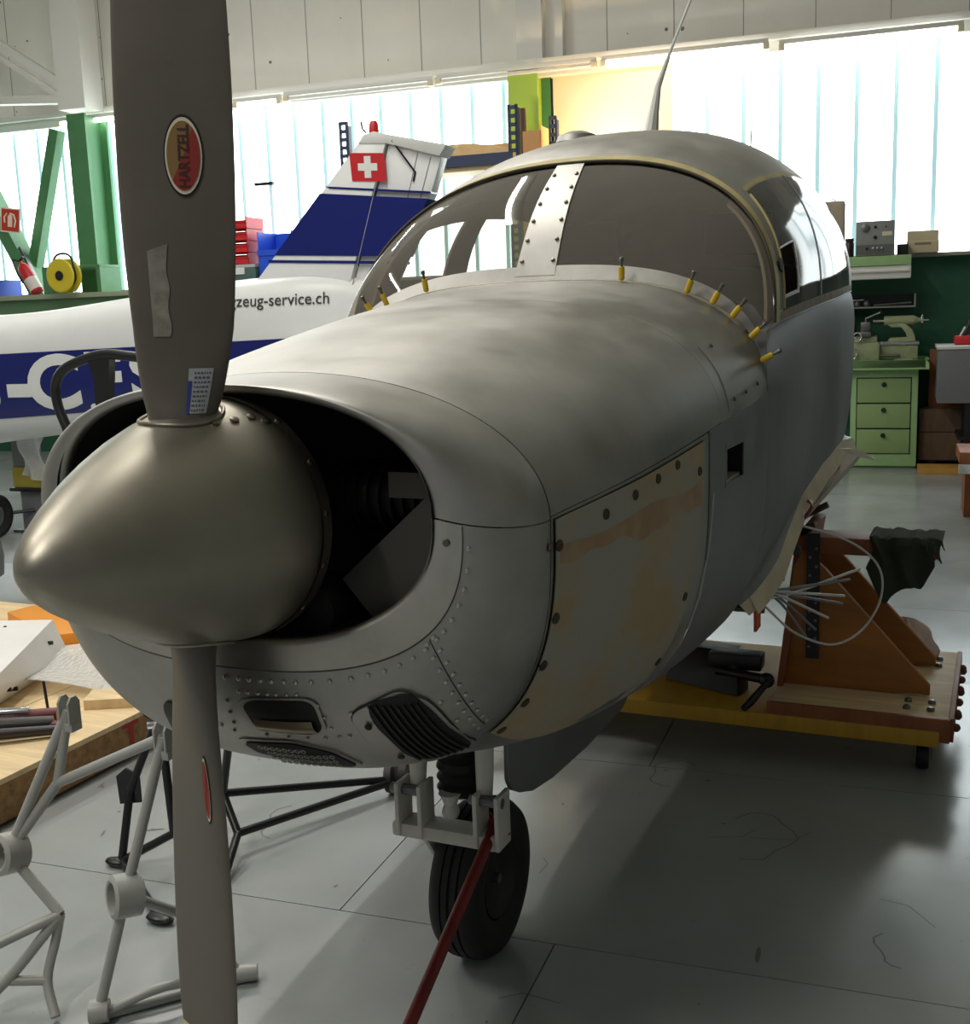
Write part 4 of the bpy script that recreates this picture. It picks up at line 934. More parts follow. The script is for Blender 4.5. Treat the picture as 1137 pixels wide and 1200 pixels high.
# bubble wrap sheet
def wrap(a, b):
    x = lerp(-2.24, -1.60, a)-.10*b; y = lerp(1.66, 2.42, b)-.12*(1-a)*(1-b)
    return Vector((x, y, CT+.012+.17*math.sin(PI*min(1, .1+a*.95))**1.5*(.25+.75*b)+.016*math.sin(a*11+b*5)*(.3+b)+.010*math.sin(b*17+a*6)))
WRAPM = glass('bubble_wrap', (.86, .86, .84, 1), 1.35, .25)
def wrap_mat():
    m = bpy.data.materials.new('wrap_film'); m.use_nodes = True; nt = m.node_tree; N = nt.nodes; L = nt.links; b = N['Principled BSDF']
    b.inputs['Base Color'].default_value = srgb(240, 240, 236); b.inputs['Roughness'].default_value = .25
    tr = N.new('ShaderNodeBsdfTransparent'); mx = N.new('ShaderNodeMixShader'); mx.inputs[0].default_value = .5
    L.new(tr.outputs[0], mx.inputs[1]); L.new(b.outputs[0], mx.inputs[2]); L.new(mx.outputs[0], N['Material Output'].inputs[0])
    vo = N.new('ShaderNodeTexVoronoi'); vo.inputs['Scale'].default_value = 55; tc = N.new('ShaderNodeTexCoord'); L.new(tc.outputs['Object'], vo.inputs['Vector'])
    bp = N.new('ShaderNodeBump'); bp.inputs['Strength'].default_value = .9; bp.inputs['Distance'].default_value = .01; bp.invert = True; L.new(vo.outputs['Distance'], bp.inputs['Height']); L.new(bp.outputs[0], b.inputs['Normal'])
    return m
WF = wrap_mat()
bw = MB().grid(wrap, 30, 30).build('bubble_wrap', WF, None, solid=.003); tag(bw, 'translucent bubble wrap sheet crumpled on the crate', 'bubble wrap')
# orange plate behind
orr = MB().prism([(-2.95, 2.32, CT), (-2.46, 2.08, CT), (-2.26, 2.24, CT), (-2.34, 2.36, CT), (-2.9, 2.56, CT)], (0, 0, .05)).build('orange_box', mat('orange_plastic', srgb(226, 146, 44), .45), None, bev=.01)
tag(orr, 'flat orange plastic case on the crate just below the spinner', 'case')
# bundle of tools and a cable on the crate
hb = thing('tool_roll', (-1.80, 1.10, CT), 'dark bundle of hand tools and hoses on the crate corner', 'tools')
TC = mat('tool_dark', srgb(40, 34, 34), .4)
for i, (a, b, r_, m) in enumerate((((-2.0, .95, .19), (-1.72, 1.16, .185), .028, TC), ((-2.02, 1.02, .185), (-1.76, 1.22, .19), .026, mat('tool_maroon', srgb(96, 26, 30), .4)), ((-1.95, .9, .185), (-1.66, 1.14, .178), .018, TC), ((-1.98, 1.05, .21), (-1.82, 1.16, .215), .016, CHROME), ((-1.9, 1.12, .178), (-1.66, 1.16, .18), .018, mat('tool_maroon', srgb(96, 26, 30), .4)))):
    a = (a[0]+.03, a[1]+.15, a[2]); b = (b[0]+.03, b[1]+.15, b[2])
    MB().tube([a, ((a[0]+b[0])/2, (a[1]+b[1])/2, (a[2]+b[2])/2+.006), b], [r_*.8, r_, r_*.9], 12).build('tool_handle', m, hb)
MB().tube([(-1.82, 1.42, CT+.002), (-1.85, 1.44, .27)], .005, 8).build('tool_rod', BLACK, hb)
cbl = MB().tube(curve_pts([(-2.05, .80, CT+.008), (-1.86, .86, CT+.008), (-1.72, .96, CT+.008), (-1.72, 1.02, CT+.008), (-1.84, 1.0, CT+.008), (-2.0, .92, CT+.008)]), .008, 8).build('black_cable', BLACK); tag(cbl, 'black cable loop lying on the crate top at the left edge', 'cable')

# black bent pipe handle of a cart beyond the cowling
bh = thing('cart_handle', (-3.087, 3.187, 0), 'black bent tube handle of a cart seen above the left cowl edge', 'cart handle')
MB().tube(curve_pts([(-2.574, 3.179, 1.265), (-2.843, 3.179, 1.299), (-3.056, 3.179, 1.311), (-3.286, 3.179, 1.25), (-3.37, 3.179, 1.166), (-3.37, 3.179, 1.058), (-3.324, 3.179, 0.936), (-3.247, 3.179, 0.722)]), .026, 12).build('handle_bar', BLKPAINT, bh)
MB().prism([(-3.133, 3.164, 1.303), (-2.987, 3.164, 1.303), (-3.003, 3.164, 1.181), (-3.033, 3.164, 1.058), (-3.064, 3.164, 0.722), (-3.11, 3.164, 0.722), (-3.102, 3.164, 1.181)], (0, .045, 0)).build('bracket', BLKPAINT, bh)
MB().tube([(-3.087, 3.187, 0.742), (-3.087, 3.187, .02)], .03, 10).build('post', BLKPAINT, bh)
MB().tube([(-3.247, 3.179, 0.722), (-3.087, 3.187, .45)], .026, 10).build('handle_bar', BLKPAINT, bh)
MB().box(-3.237, -2.9370000000000003, 3.0669999999999997, 3.307, 0, .04).build('foot', BLKPAINT, bh, bev=.006)

# ================================================================ white and blue aircraft behind
wa = thing('white_aircraft', H(-5.5, -4.65, 0), 'white light aircraft with blue stripe, registration letters and flagged vertical tail', 'aircraft')
TA = -4.65
# s, half width, bottom, top
FU = [(-8.6, .52, .42, 1.60), (-7.2, .46, .52, 1.555), (-6.2, .39, .63, 1.545), (-5.4, .325, .72, 1.56), (-4.6, .26, .80, 1.635), (-3.8, .175, .90, 1.71), (-3.1, .115, 1.0, 1.70), (-2.5, .05, 1.15, 1.45)]
FT = [[(r[0], r[k]) for r in FU] for k in (1, 2, 3)]
def WA(s, z, off=0.0, side=-1):
    w, zb, zt = [sm(T, s) for T in FT]; zc = (zb+zt)/2; k = max(-1, min(1, (z-zc)/((zt-zb)/2))); n = 3.6
    return Vector(H(s, TA+side*(w*(max(0, 1-abs(k)**n))**(1/n)+off), z))
def wa_ring(a, b):
    s = lerp(-8.6, -2.5, a); w, zb, zt = [sm(T, s) for T in FT]; th = 2*PI*b; n = 3.0; c, q = math.cos(th), math.sin(th)
    return Vector(H(s, TA+w*math.copysign(abs(c)**(2/n), c), (zb+zt)/2+(zt-zb)/2*math.copysign(abs(q)**(2/n), q)))
def WA(s, z, off=0.0, side=-1):
    w, zb, zt = [sm(T, s) for T in FT]; zc = (zb+zt)/2; k = max(-1, min(1, (z-zc)/((zt-zb)/2))); n = 3.0
    return Vector(H(s, TA+side*(w*(max(0, 1-abs(k)**n))**(1/n)+off), z))
MB().grid(wa_ring, 60, 48).build('fuselage', WHITEP, wa, ang=60)
ST0 = lambda s: lerp(.868, .975, (s+5.5)/1.9); ST1 = lambda s: lerp(1.292, 1.335, (s+5.5)/1.9)
MB().grid(lambda a, b: WA(lerp(-8.5, -3.0, a), lerp(ST0(lerp(-8.5, -3.0, a)), ST1(lerp(-8.5, -3.0, a)), b), .004), 50, 14).build('blue_stripe', BLUEP, wa)
def letter(ch, s0, s1, off=.03):
    z0 = lambda s: ST0(s)+.028; z1 = lambda s: ST1(s)-.016
    if ch == '-':
        MB().grid(lambda a, b: WA(lerp(s0, s1, a), lerp(lerp(z0(s0), z1(s0), .29), lerp(z0(s0), z1(s0), .52), b), .007), 6, 2).build('registration_dash', WHITEP, wa); return
    fit_text(ch, lambda u, v: WA(lerp(s0, s1, u), lerp(z0(lerp(s0, s1, u)), z1(lerp(s0, s1, u)), v), .007), 'registration_letter', WHITEP, wa, .032)
for ch, s0, s1 in (('H', -6.30, -5.99), ('B', -5.90, -5.56), ('-', -5.50, -5.32), ('C', -5.34, -4.95), ('F', -4.90, -4.64), ('S', -4.58, -4.24)): letter(ch, s0, s1)
fit_text('flugzeug-service.ch', lambda u, v: WA(lerp(-3.97, -3.21, u), lerp(1.515, 1.61, v), .006), 'web_address', mat('letter_black', srgb(34, 36, 40), .5), wa, .004)
# fin
def fin(poly, th, name, m, off=0.0): return MB(H).prism([(s, TA-th-off, z) for s, z in poly], (0, 2*(th+off), 0)).build(name, m, wa, bev=.006)
finp = [(-4.4, 1.50), (-3.88, 1.672), (-3.722, 1.70), (-2.95, 2.494), (-2.883, 2.505), (-2.80, 2.48), (-3.16, 1.45), (-3.2, 1.35)]
fin(finp, .075, 'fin', WHITEP)
rud = [(-2.79, 2.475), (-2.475, 2.345), (-2.55, 2.14), (-2.81, 1.65), (-2.95, 1.30), (-3.12, 1.30), (-3.14, 1.45)]
fin(rud, .05, 'rudder', WHITEP)
cap = [(-2.985, 2.455), (-2.95, 2.500), (-2.883, 2.515), (-2.79, 2.49), (-2.43, 2.405), (-2.445, 2.385), (-2.475, 2.345), (-2.80, 2.44)]
fin(cap, .082, 'fin_cap', mat('fin_cap_grey', srgb(206, 206, 202), .4))
def band(z_at, h0, h1, name, m, off=.0795):
    def le(z): return lerp(-3.722, -2.95, (z-1.70)/(2.494-1.70))-.002
    def te(z): return sm([(1.30, -2.95), (1.65, -2.81), (2.14, -2.55), (2.345, -2.475)], z)+.002
    f0 = lambda s: lerp(z_at[0], z_at[1], (s+3.6)/1.0)+h0; f1 = lambda s: lerp(z_at[2], z_at[3], (s+3.6)/1.0)+h1
    zl0, zl1 = f0(-3.55), f1(-3.25); a0, a1 = le(f0(-3.58)), le(f1(-3.22)); b0, b1 = te(f0(-2.75)), te(f1(-2.55))
    MB(H).prism([(a0, TA-off, f0(a0)), (b0, TA-off, f0(b0)), (b1, TA-off, f1(b1)), (a1, TA-off, f1(a1))], (0, 2*off, 0)).build(name, m, wa)
LO = (1.822, 1.768); HI = (2.255, 2.148)
band(LO+HI, .02, -.03, 'fin_blue_band', BLUEP)
band(HI+HI, 0, .012, 'fin_blue_line', BLUEP); band(LO+LO, -.025, -.008, 'fin_blue_line', BLUEP)
# Swiss cross
MB(H).prism([(-3.045, TA-.0765, 2.405), (-2.822, TA-.0765, 2.388), (-2.815, TA-.0765, 2.228), (-3.035, TA-.0765, 2.245)], (0, -.004, 0)).build('flag_red', REDP, wa)
cx_, cz_, k1, k2 = -2.93, 2.317, .021, .062
MB(H).prism([(cx_+a, TA-.0806, cz_+b-.06*a) for a, b in ((-k1, -k2), (k1, -k2), (k1, -k1), (k2, -k1), (k2, k1), (k1, k1), (k1, k2), (-k1, k2), (-k1, k1), (-k2, k1), (-k2, -k1), (-k1, -k1))], (0, -.002, 0)).build('flag_cross', WHITEP, wa)
MB(H).lathe([(.028, 0), (.03, .02), (.026, .06), (.018, .075), (0, .08)], (-2.915, TA, 2.51), (0, 0, 1), 16).build('beacon', REDP, wa)
MB(H).tube([(-2.96, TA-.01, 2.52), (-2.985, TA-.01, 2.545), (-2.99, TA-.01, 2.585)], .006, 6).build('static_probe', BLKPAINT, wa)
MB(H).tube([(-2.77, TA-.078, 2.455), (-2.64, TA-.055, 2.27), (-2.655, TA-.055, 2.22)], .006, 6).build('rudder_horn', BLKPAINT, wa)
for a, b in (((-2.80, 2.47), (-3.15, 1.40)), ((-2.62, 2.38), (-2.86, 1.60)), ((-2.54, 2.35), (-2.76, 1.70))): MB(H).tube([(a[0], TA-.0775 if a[0] < -2.7 else TA-.052, a[1]), (b[0], TA-.0775 if a[0] < -2.7 else TA-.052, b[1])], .003, 5).build('hinge_line', mat('line_grey', srgb(160, 160, 158), .5), wa)
MB(H).box(-3.5, -2.7, TA-1.6, TA+1.6, 1.12, 1.17).build('stabilator', WHITEP, wa, bev=.02)
# wheel, leg and trestle of the white aircraft
wl_ = MB(H).lathe([(.07, -.05), (.12, -.062), (.15, -.05), (.155, -.02), (.155, .02), (.15, .05), (.12, .062), (.07, .05)], (-5.97, -4.74, .155), (1, 0, 0), 32, cap=False).build('tyre', RUBBER, wa)
MB(H).lathe([(0, -.03), (.075, -.045), (.075, .045), (0, .03)], (-5.97, -4.74, .155), (1, 0, 0), 20).build('wheel_hub', STEEL, wa)
MB(H).tube([(-5.97, -4.7, .155), (-6.3, -4.65, .6)], .03, 10).build('gear_leg', WHITEP, wa)
ts = thing('padded_trestle', H(-5.83, -4.42, 0), 'grey trestle with mustard pad and clear film under the white tail', 'trestle')
hbox('post', mat('trestle_grey', srgb(112, 114, 116), .5), ts, -5.92, -5.70, -4.5, -4.36, 0, .30, .006)
hbox('foot_bar', STEEL, ts, -5.96, -5.66, -4.56, -4.30, 0, .02)
hbox('top_plate', BLKPAINT, ts, -5.97, -5.66, -4.55, -4.31, .30, .325, .004)
hbox('pad', mat('mustard_pad', srgb(176, 158, 66), .8, var=.1), ts, -5.95, -5.68, -4.53, -4.33, .325, .47, .012)
hbox('upper_post', mat('trestle_grey', srgb(112, 114, 116), .5), ts, -5.96, -5.80, -4.50, -4.38, .47, .70, .004)
fm = MB(H).grid(lambda a, b: (lerp(-5.84, -5.62, a)+.02*math.sin(b*7), -4.56+.03*math.sin(a*9+b*4), lerp(.42, .72, b)-.05*a*(1-b)), 14, 14).build('plastic_film', WF, ts, solid=.002)
MB(H).tube([(-5.97, -4.62, .15), (-5.75, -4.45, .16)], .012, 8).build('link_bar', BLKPAINT, ts)
gb = tag(heap('green_bag', mat('teal_cloth', srgb(30, 112, 104), .9, var=.2), H(-6.35, -3.6, 0), .16, .12, .30, 'teal cloth bag on the floor under the white aircraft', 'bag'), 'teal cloth bag on the floor under the white aircraft', 'bag')
st2 = thing('grey_stand', H(-4.75, -6.45, 0), 'grey stand with dark foot at the left frame edge', 'stand')
MB(H).lathe([(.03, .16), (.09, .20), (.10, .30), (.085, .42), (.05, .5)], (-4.40, -6.5, 0), (0, 0, 1), 20).build('body', mat('trestle_grey', srgb(112, 114, 116), .5), st2)
MB(H).tube([(-4.40, -6.5, .17), (-4.38, -6.5, .03)], .02, 8).build('stem', BLKPAINT, st2); MB(H).ball((-4.37, -6.5, .022), .035, 10, 6, 1.3, 1, .6).build('foot', BLKPAINT, st2)

# ================================================================ back-wall furniture, left
be = thing('work_bench', H(-9.3, -.75, 0), 'green steel work bench along the left windows', 'bench')
hbox('bench_top', mat('bench_top', srgb(150, 156, 130), .6), be, -10.8, -5.6, -1.0, -.14, 1.74, 1.79, .005)
hbox('bench_front', mat('bench_green', srgb(86, 120, 84), .6), be, -10.8, -5.6, -.95, -.90, 1.2, 1.74)
for s_ in (-10.6, -8.0, -5.8): hbox('leg', GREENP, be, s_-.04, s_+.04, -.98, -.90, 0, 1.2)
sh_ = thing('bench_riser', H(-8.3, -.6, 1.79), 'small green shelf riser on the bench by the green column', 'shelf')
hbox('board', GREENP, sh_, -8.48, -7.75, -1.0, -.68, 2.04, 2.07, .004); hbox('side', GREENP, sh_, -7.80, -7.75, -1.0, -.68, 1.79, 2.04); hbox('side', GREENP, sh_, -8.48, -8.43, -1.0, -.68, 1.79, 2.04)
hbox('price_card', WHITEP, sh_, -8.40, -8.28, -1.012, -1.0, 1.93, 1.99)
# cable reel
rl = thing('cable_reel', H(-8.14, -1.08, 1.79), 'yellow cable reel with black drum on the bench', 'cable reel')
for t_ in (-1.16, -1.04): MB(H).lathe([(.05, -.01), (.16, -.012), (.175, 0), (.16, .012), (.05, .01)], (-8.12, t_, 1.965), (0, 1, 0), 32).build('flange', mat('reel_yellow', srgb(206, 186, 40), .4), rl)
MB(H).lathe([(.115, 0), (.125, .02), (.125, .08), (.115, .10)], (-8.12, -1.15, 1.965), (0, 1, 0), 24).build('cable_drum', BLACK, rl)
MB(H).lathe([(.045, 0), (.05, .008), (0, .012)], (-8.12, -1.172, 1.965), (0, -1, 0), 20).build('socket_hub', BLACK, rl)
MB(H).tube(curve_pts([(-8.27, -1.10, 1.99), (-8.22, -1.10, 2.15), (-8.12, -1.10, 2.19), (-8.02, -1.10, 2.15), (-7.98, -1.10, 1.99)]), .012, 8).build('carry_handle', BLKPAINT, rl)
# extinguisher
ex = thing('fire_extinguisher', H(-8.95, -.80, 1.72), 'red fire extinguisher with white label leaning by the diagonal brace', 'fire extinguisher')
e0, e1 = Vector(H(-8.66, -.88, 1.815)), Vector(H(-8.84, -.88, 2.12)); ed = (e1-e0).normalized()
MB().lathe([(.06, 0), (.068, .012), (.068, .28), (.055, .33), (.02, .36), (.02, .38)], e0, ed, 24).build('cylinder', REDP, ex)
MB().lathe([(.0695, .03), (.0695, .17)], e0, ed, 24, cap=False).build('label', mat('label_white', srgb(220, 206, 200), .5), ex)
MB().tube([e0+ed*.36, e0+ed*.40, e0+ed*.42+Vector((.07, 0, .02))], .014, 8).build('valve', BLKPAINT, ex)
MB().tube(curve_pts([e0+ed*.39, e0+ed*.38+Vector((-.08, -.02, .02)), e0+ed*.25+Vector((-.10, -.03, 0)), e0+ed*.12+Vector((-.09, -.04, 0))]), .010, 8).build('hose', BLACK, ex)
# fire sign on the brace
sg = thing('fire_sign', H(-9.15, -.73, 2.55), 'red square fire extinguisher sign on the diagonal green brace', 'sign')
Ms = Matrix(((HU.x, HN.x, 0, 0), (HU.y, HN.y, 0, 0), (0, 0, 1, 0), (0, 0, 0, 1))); Ms = Matrix.Translation(H(-9.06, -.725, 2.60)) @ Ms @ Matrix.Rotation(R(8), 4, 'Y')
MB().box(-.13, .13, -.006, 0, -.13, .13, Ms).build('border', mat('sign_cream', srgb(240, 226, 206), .5), sg); MB().box(-.115, .115, -.009, -.006, -.115, .115, Ms).build('plate', mat('sign_red', srgb(196, 52, 34), .5), sg)
sgm = mat('sign_cream', srgb(240, 226, 206), .5)
MB().prism([Ms @ Vector(p) for p in ((-.03, -.0095, -.07), (.03, -.0095, -.07), (.03, -.0095, .04), (.012, -.0095, .06), (-.012, -.0095, .06), (-.03, -.0095, .04))], Ms.to_3x3() @ Vector((0, -.002, 0))).build('extinguisher_symbol', sgm, sg)
MB().tube([Ms @ Vector(p) for p in ((0, -.011, .07), (.05, -.011, .06), (.075, -.011, .0), (.06, -.011, -.07))], .009, 6).build('flame_symbol', sgm, sg)
MB().tube([Ms @ Vector(p) for p in ((-.04, -.011, .07), (-.075, -.011, .03), (-.07, -.011, -.03))], .009, 6).build('flame_symbol', sgm, sg)
def bin_(s0, s1, t0, t1, z0, z1, m, label, name='storage_bin', group=None, cat='bin'):
    mb = MB(H); w = .008
    mb.box(s0, s1, t0, t1, z0, z0+w).box(s0, s0+w, t0, t1, z0, z1).box(s1-w, s1, t0, t1, z0, z1).box(s0, s1, t1-w, t1, z0, z1).box(s0, s1, t0, t0+w, z0, z0+(z1-z0)*.62)
    mb.box(s0-.006, s1+.006, t0-.012, t0+.01, z0+(z1-z0)*.55, z0+(z1-z0)*.66)
    return tag(mb.build(name, m, None), label, cat, group)
BLUEB = mat('bin_blue', srgb(36, 84, 212), .4); REDB = mat('bin_red', srgb(206, 34, 40), .4)
bin_(-9.95, -9.20, -.9, -.5, 1.79, 1.97, BLUEB, 'long blue bin on the bench at the left edge')
bot = thing('spray_can', H(-9.22, -.95, 1.79), 'slim can with yellow cap in front of the blue bin', 'can')
MB(H).lathe([(.03, 0), (.032, .01), (.032, .17), (.02, .19)], (-9.22, -.95, 1.79), (0, 0, 1), 16).build('can_body', BLKPAINT, bot); MB(H).lathe([(.02, .19), (.02, .25), (.006, .26), (.005, .42)], (-9.22, -.95, 1.79), (0, 0, 1), 12).build('cap', CLECOY, bot)
zz = 2.05
cs_ = thing('tool_case', H(-6.3, -.6, 1.79), 'grey-green tool case under the red bins', 'case')
hbox('case_body', mat('case_green', srgb(72, 98, 92), .5), cs_, -6.62, -5.98, -.9, -.5, 1.79, 1.96, .01); hbox('lid', mat('case_grey', srgb(176, 180, 178), .5), cs_, -6.62, -5.98, -.9, -.5, 1.962, 1.995, .006); hbox('latch', WHITEP, cs_, -6.25, -6.1, -.912, -.90, 1.90, 1.965)
for i, lb in enumerate(('bottom red bin of the stack right of the propeller blade', 'second red bin from the bottom of the stack', 'third red bin from the bottom of the stack', 'top red bin of the stack right of the propeller blade')):
    bin_(-6.60, -6.06-.0*i, -.88, -.55, 1.997+i*.115, 1.997+i*.115+.112, REDB, lb, group='red bins stacked on the tool case')
bin_(-5.96, -5.58, -.86, -.5, 1.79, 2.30, BLUEB, 'tall blue bin left of the white tail fin')
for nm, s0 in (('small red box on the bench beside the propeller blade', -6.76),):
    bx_ = MB(H).box(s0, s0+.12, -.85, -.6, 1.79, 1.88).build('red_box', REDB, None, bev=.01); tag(bx_, nm, 'box')

# storage rack with perforated blue uprights
rk = thing('storage_rack', H(-4.3, -.7, 0), 'blue perforated steel storage rack by the windows', 'rack')
RB = mat('rack_blue', srgb(52, 62, 92), .5)
def upright(s0, t0, z1, w=.075):
    mb = MB(H); pitch = .075; z = 1.0
    mb.box(s0, s0+w*.24, t0, t0+.03, 0, z1).box(s0+w*.76, s0+w, t0, t0+.03, 0, z1)
    while z < z1: mb.box(s0, s0+w, t0, t0+.03, z, z+pitch*.42); z += pitch
    mb.box(s0, s0+w, t0, t0+.03, 0, 1.0); mb.box(s0+w*.9, s0+w*1.15, t0, t0+.06, 0, z1-.03)
    return mb.build('upright', RB, rk)
upright(-3.36, -.75, 3.29, .09); upright(-3.06, -.45, 3.20, .07); upright(-5.06, -.75, 3.27, .09)
hbox('beam', RB, rk, -5.0, -3.33, -.76, -.72, 2.78, 2.88); hbox('beam', RB, rk, -5.0, -3.33, -.32, -.28, 2.78, 2.88)
hbox('shelf_board', PLY, rk, -5.0, -3.33, -.72, -.32, 2.74, 2.79); hbox('brace_rod', mat('rack_brown', srgb(92, 54, 34), .6), rk, -3.24, -3.20, -.74, -.70, 2.80, 3.25)
hbox('rear_board', mat('tan_board', srgb(216, 176, 122), .6), rk, -5.0, -3.35, -.31, -.29, 2.88, 3.02)
hp_ = heap('packing_paper', mat('kraft_paper', srgb(224, 190, 140), .8, var=.08), H(-3.95, -.55, 2.80), .55, .16, .18, 'crumpled tan packing paper on the rack shelf', 'paper')
cbx = thing('cardboard_box', H(-3.2, -.85, 0), 'upright cardboard piece beside the blue rack upright', 'cardboard')
hbox('panel', mat('cardboard', srgb(214, 160, 104), .8), cbx, -3.19, -3.02, -.85, -.80, 1.9, 3.03); hbox('panel', mat('cardboard', srgb(214, 160, 104), .8), cbx, -3.03, -3.02, -.85, -.6, 1.9, 3.07); hbox('stand', BRNWOOD, cbx, -3.19, -3.02, -.85, -.6, 0, 1.9)
rod = MB(H).tube([(-3.03, -.36, 0), (-3.05, -.36, 3.55)], .012, 8).build('dark_rod', BLKPAINT); tag(rod, 'thin dark rod standing right of the lime green column', 'rod')
# unseen work lamp, added to give the white infill its warm glow
wlmp = thing('added_lamp', H(-2.5, -.75, 0), 'added work lamp on a stand, unseen behind the cabin roof', 'lamp')
MB(H).tube([(-2.5, -.75, 0), (-2.5, -.75, 2.55)], .015, 8).build('stand', STEEL, wlmp); MB(H).box(-2.60, -2.40, -.80, -.70, 2.50, 2.62).build('lamp_head', BLKPAINT, wlmp, bev=.01)
ld = bpy.data.lights.new('halogen', 'AREA'); ld.size = .12; ld.energy = 20; ld.color = (1, .70, .38)
lo = bpy.data.objects.new('halogen', ld); COL.objects.link(lo); lo.parent = wlmp; lo.location = Vector(HV(0, .08, 2.64)); lo.rotation_euler = (R(150), 0, TH)

# ================================================================ lathe corner, right
lc = thing('lathe_cabinet', H(-.08, -.5, 0), 'light green steel lathe cabinet with three drawers', 'cabinet')
hbox('cabinet_body', GREENLT, lc, -.345, .20, -.68, -.20, .02, .86, .012)
hbox('plinth', mat('plinth_dark', srgb(96, 118, 82), .6), lc, -.33, .19, -.66, -.22, 0, .03)
for i in range(3):
    z0 = .135+i*.218
    d_ = hbox('drawer', mat('drawer_green', srgb(136, 160, 104), .5), lc, -.29, .14, -.692, -.675, z0, z0+.205, .004)
    MB(H).lathe([(.012, 0), (.02, .012), (.018, .024), (0, .028)], (-.075, -.692, z0+.155), (0, -1, 0), 14).build('knob', BLACK, d_)
    hbox('gap', BLACK, lc, -.298, .148, -.684, -.679, z0-.008, z0+.213)
pan = MB(H); 
for (a, b, c, d) in ((-1.0, .28, -.80, -.77), (-1.0, .28, -.16, -.13), (.25, .28, -.80, -.13), (-1.0, -.97, -.80, -.13)): pan.box(a, b, c, d, .86, .935)
pan.box(-1.0, .28, -.80, -.13, .855, .87); pan.build('chip_tray', GREENLT, lc, bev=.008)
lt = thing('metal_lathe', H(-.2, -.45, .87), 'small olive green metal lathe standing in the chip tray', 'lathe')
hbox('bed', GREENMACH, lt, -.9, .19, -.56, -.34, .93, 1.05, .01); hbox('bed_foot', GREENMACH, lt, .0, .15, -.58, -.32, .87, .94, .01); hbox('bed_foot', GREENMACH, lt, -.8, -.6, -.58, -.32, .87, .94, .01)
hbox('slideway', CHROME, lt, -.30, .20, -.57, -.52, 1.05, 1.075, .004); hbox('slideway', CHROME, lt, -.30, .20, -.38, -.33, 1.05, 1.075, .004)
hbox('headstock', GREENMACH, lt, -.85, -.40, -.60, -.30, 1.05, 1.32, .03); MB(H).lathe([(.085, 0), (.09, .01), (.09, .07), (.06, .08)], (-.40, -.45, 1.22), (1, 0, 0), 24).build('chuck', STEEL, lt)
hbox('carriage', GREENMACH, lt, -.34, -.14, -.62, -.30, 1.06, 1.13, .012); hbox('apron', GREENMACH, lt, -.36, -.12, -.66, -.58, .90, 1.08, .015); hbox('cross_slide', STEEL, lt, -.29, -.19, -.66, -.32, 1.13, 1.17, .006)
hbox('tool_post', STEEL, lt, -.28, -.20, -.50, -.42, 1.17, 1.25, .006); MB(H).tube([(-.24, -.46, 1.25), (-.24, -.46, 1.28), (-.12, -.5, 1.33)], .010, 8).build('clamp_lever', CHROME, lt); MB(H).ball((-.11, -.5, 1.335), .018, 10, 6).build('lever_ball', BLACK, lt)
tsk = MB(H).prism([(-.06, -.53, 1.075), (.17, -.53, 1.075), (.165, -.53, 1.12), (.14, -.53, 1.18), (.09, -.53, 1.225), (.06, -.53, 1.235), (-.06, -.53, 1.225), (-.03, -.53, 1.20), (.05, -.53, 1.20), (.09, -.53, 1.15), (.10, -.53, 1.115), (-.04, -.53, 1.11)], (0, .15, 0)).build('tailstock', GREENMACH, lt, bev=.008)
MB(H).lathe([(.038, 0), (.042, .01), (.042, .24), (.032, .26), (.02, .28), (.02, .32)], (-.09, -.455, 1.255), (1, 0, 0), 20).build('quill_barrel', GREENMACH, tsk)
MB(H).lathe([(.015, 0), (.018, .09)], (-.18, -.455, 1.255), (1, 0, 0), 12).build('quill', CHROME, tsk)
hwl = MB(H).tube([(.215, -.455+.055*math.cos(2*PI*k/24), 1.255+.055*math.sin(2*PI*k/24)) for k in range(24)], .008, 6, closed=True).build('hand_wheel', CHROME, tsk); MB(H).tube([(.215, -.51, 1.255), (.27, -.51, 1.255)], .008, 8).build('crank', CHROME, hwl); MB(H).box(.21, .22, -.51, -.40, 1.25, 1.26).build('spoke', CHROME, hwl)
for (s_, z_, r_) in ((-.36, .99, .06), (-.30, 1.13, .035)): MB(H).tube([(s_+r_*math.cos(2*PI*k/24), -.70, z_+r_*math.sin(2*PI*k/24)) for k in range(24)], .008, 6, closed=True).build('feed_wheel', CHROME, lt); 
MB(H).tube([(-.36, -.66, .99), (-.36, -.71, .99)], .014, 8).build('feed_shaft', STEEL, lt); MB(H).tube([(-.30, -.66, 1.13), (-.30, -.71, 1.13)], .012, 8).build('feed_shaft', STEEL, lt)
MB(H).tube([(-.38, -.64, .965), (.05, -.60, .965)], .012, 8).build('lead_screw', STEEL, lt)
# wall shelves over the lathe
ck = thing('chuck_shelf', H(-.3, -.2, 1.36), 'narrow dark wall shelf of lathe tooling behind the lathe', 'shelf')
hbox('board', mat('shelf_grey', srgb(150, 150, 144), .5), ck, -1.0, .165, -.36, -.12, 1.365, 1.38, .003); hbox('back_panel', BLKPAINT, ck, -1.0, .165, -.13, -.12, 1.38, 1.48); hbox('end_lip', mat('shelf_grey', srgb(150, 150, 144), .5), ck, .15, .165, -.36, -.12, 1.38, 1.48)
for i, s_ in enumerate((-.32, -.24)):
    o = MB(H).lathe([(.03, 0), (.034, .01), (.034, .04), (.02, .06)], (s_, -.30, 1.38), (0, 0, 1), 14).build('tool_holder', STEEL); tag(o, ('left steel tool holder on the narrow shelf behind the lathe', 'right steel tool holder on the narrow shelf behind the lathe')[i], 'tool holder')
o = MB(H).tube([(-.18, -.30, 1.39), (.13, -.30, 1.405)], .009, 8).build('boring_bar', CHROME); tag(o, 'long thin steel bar on the narrow shelf behind the lathe', 'bar')
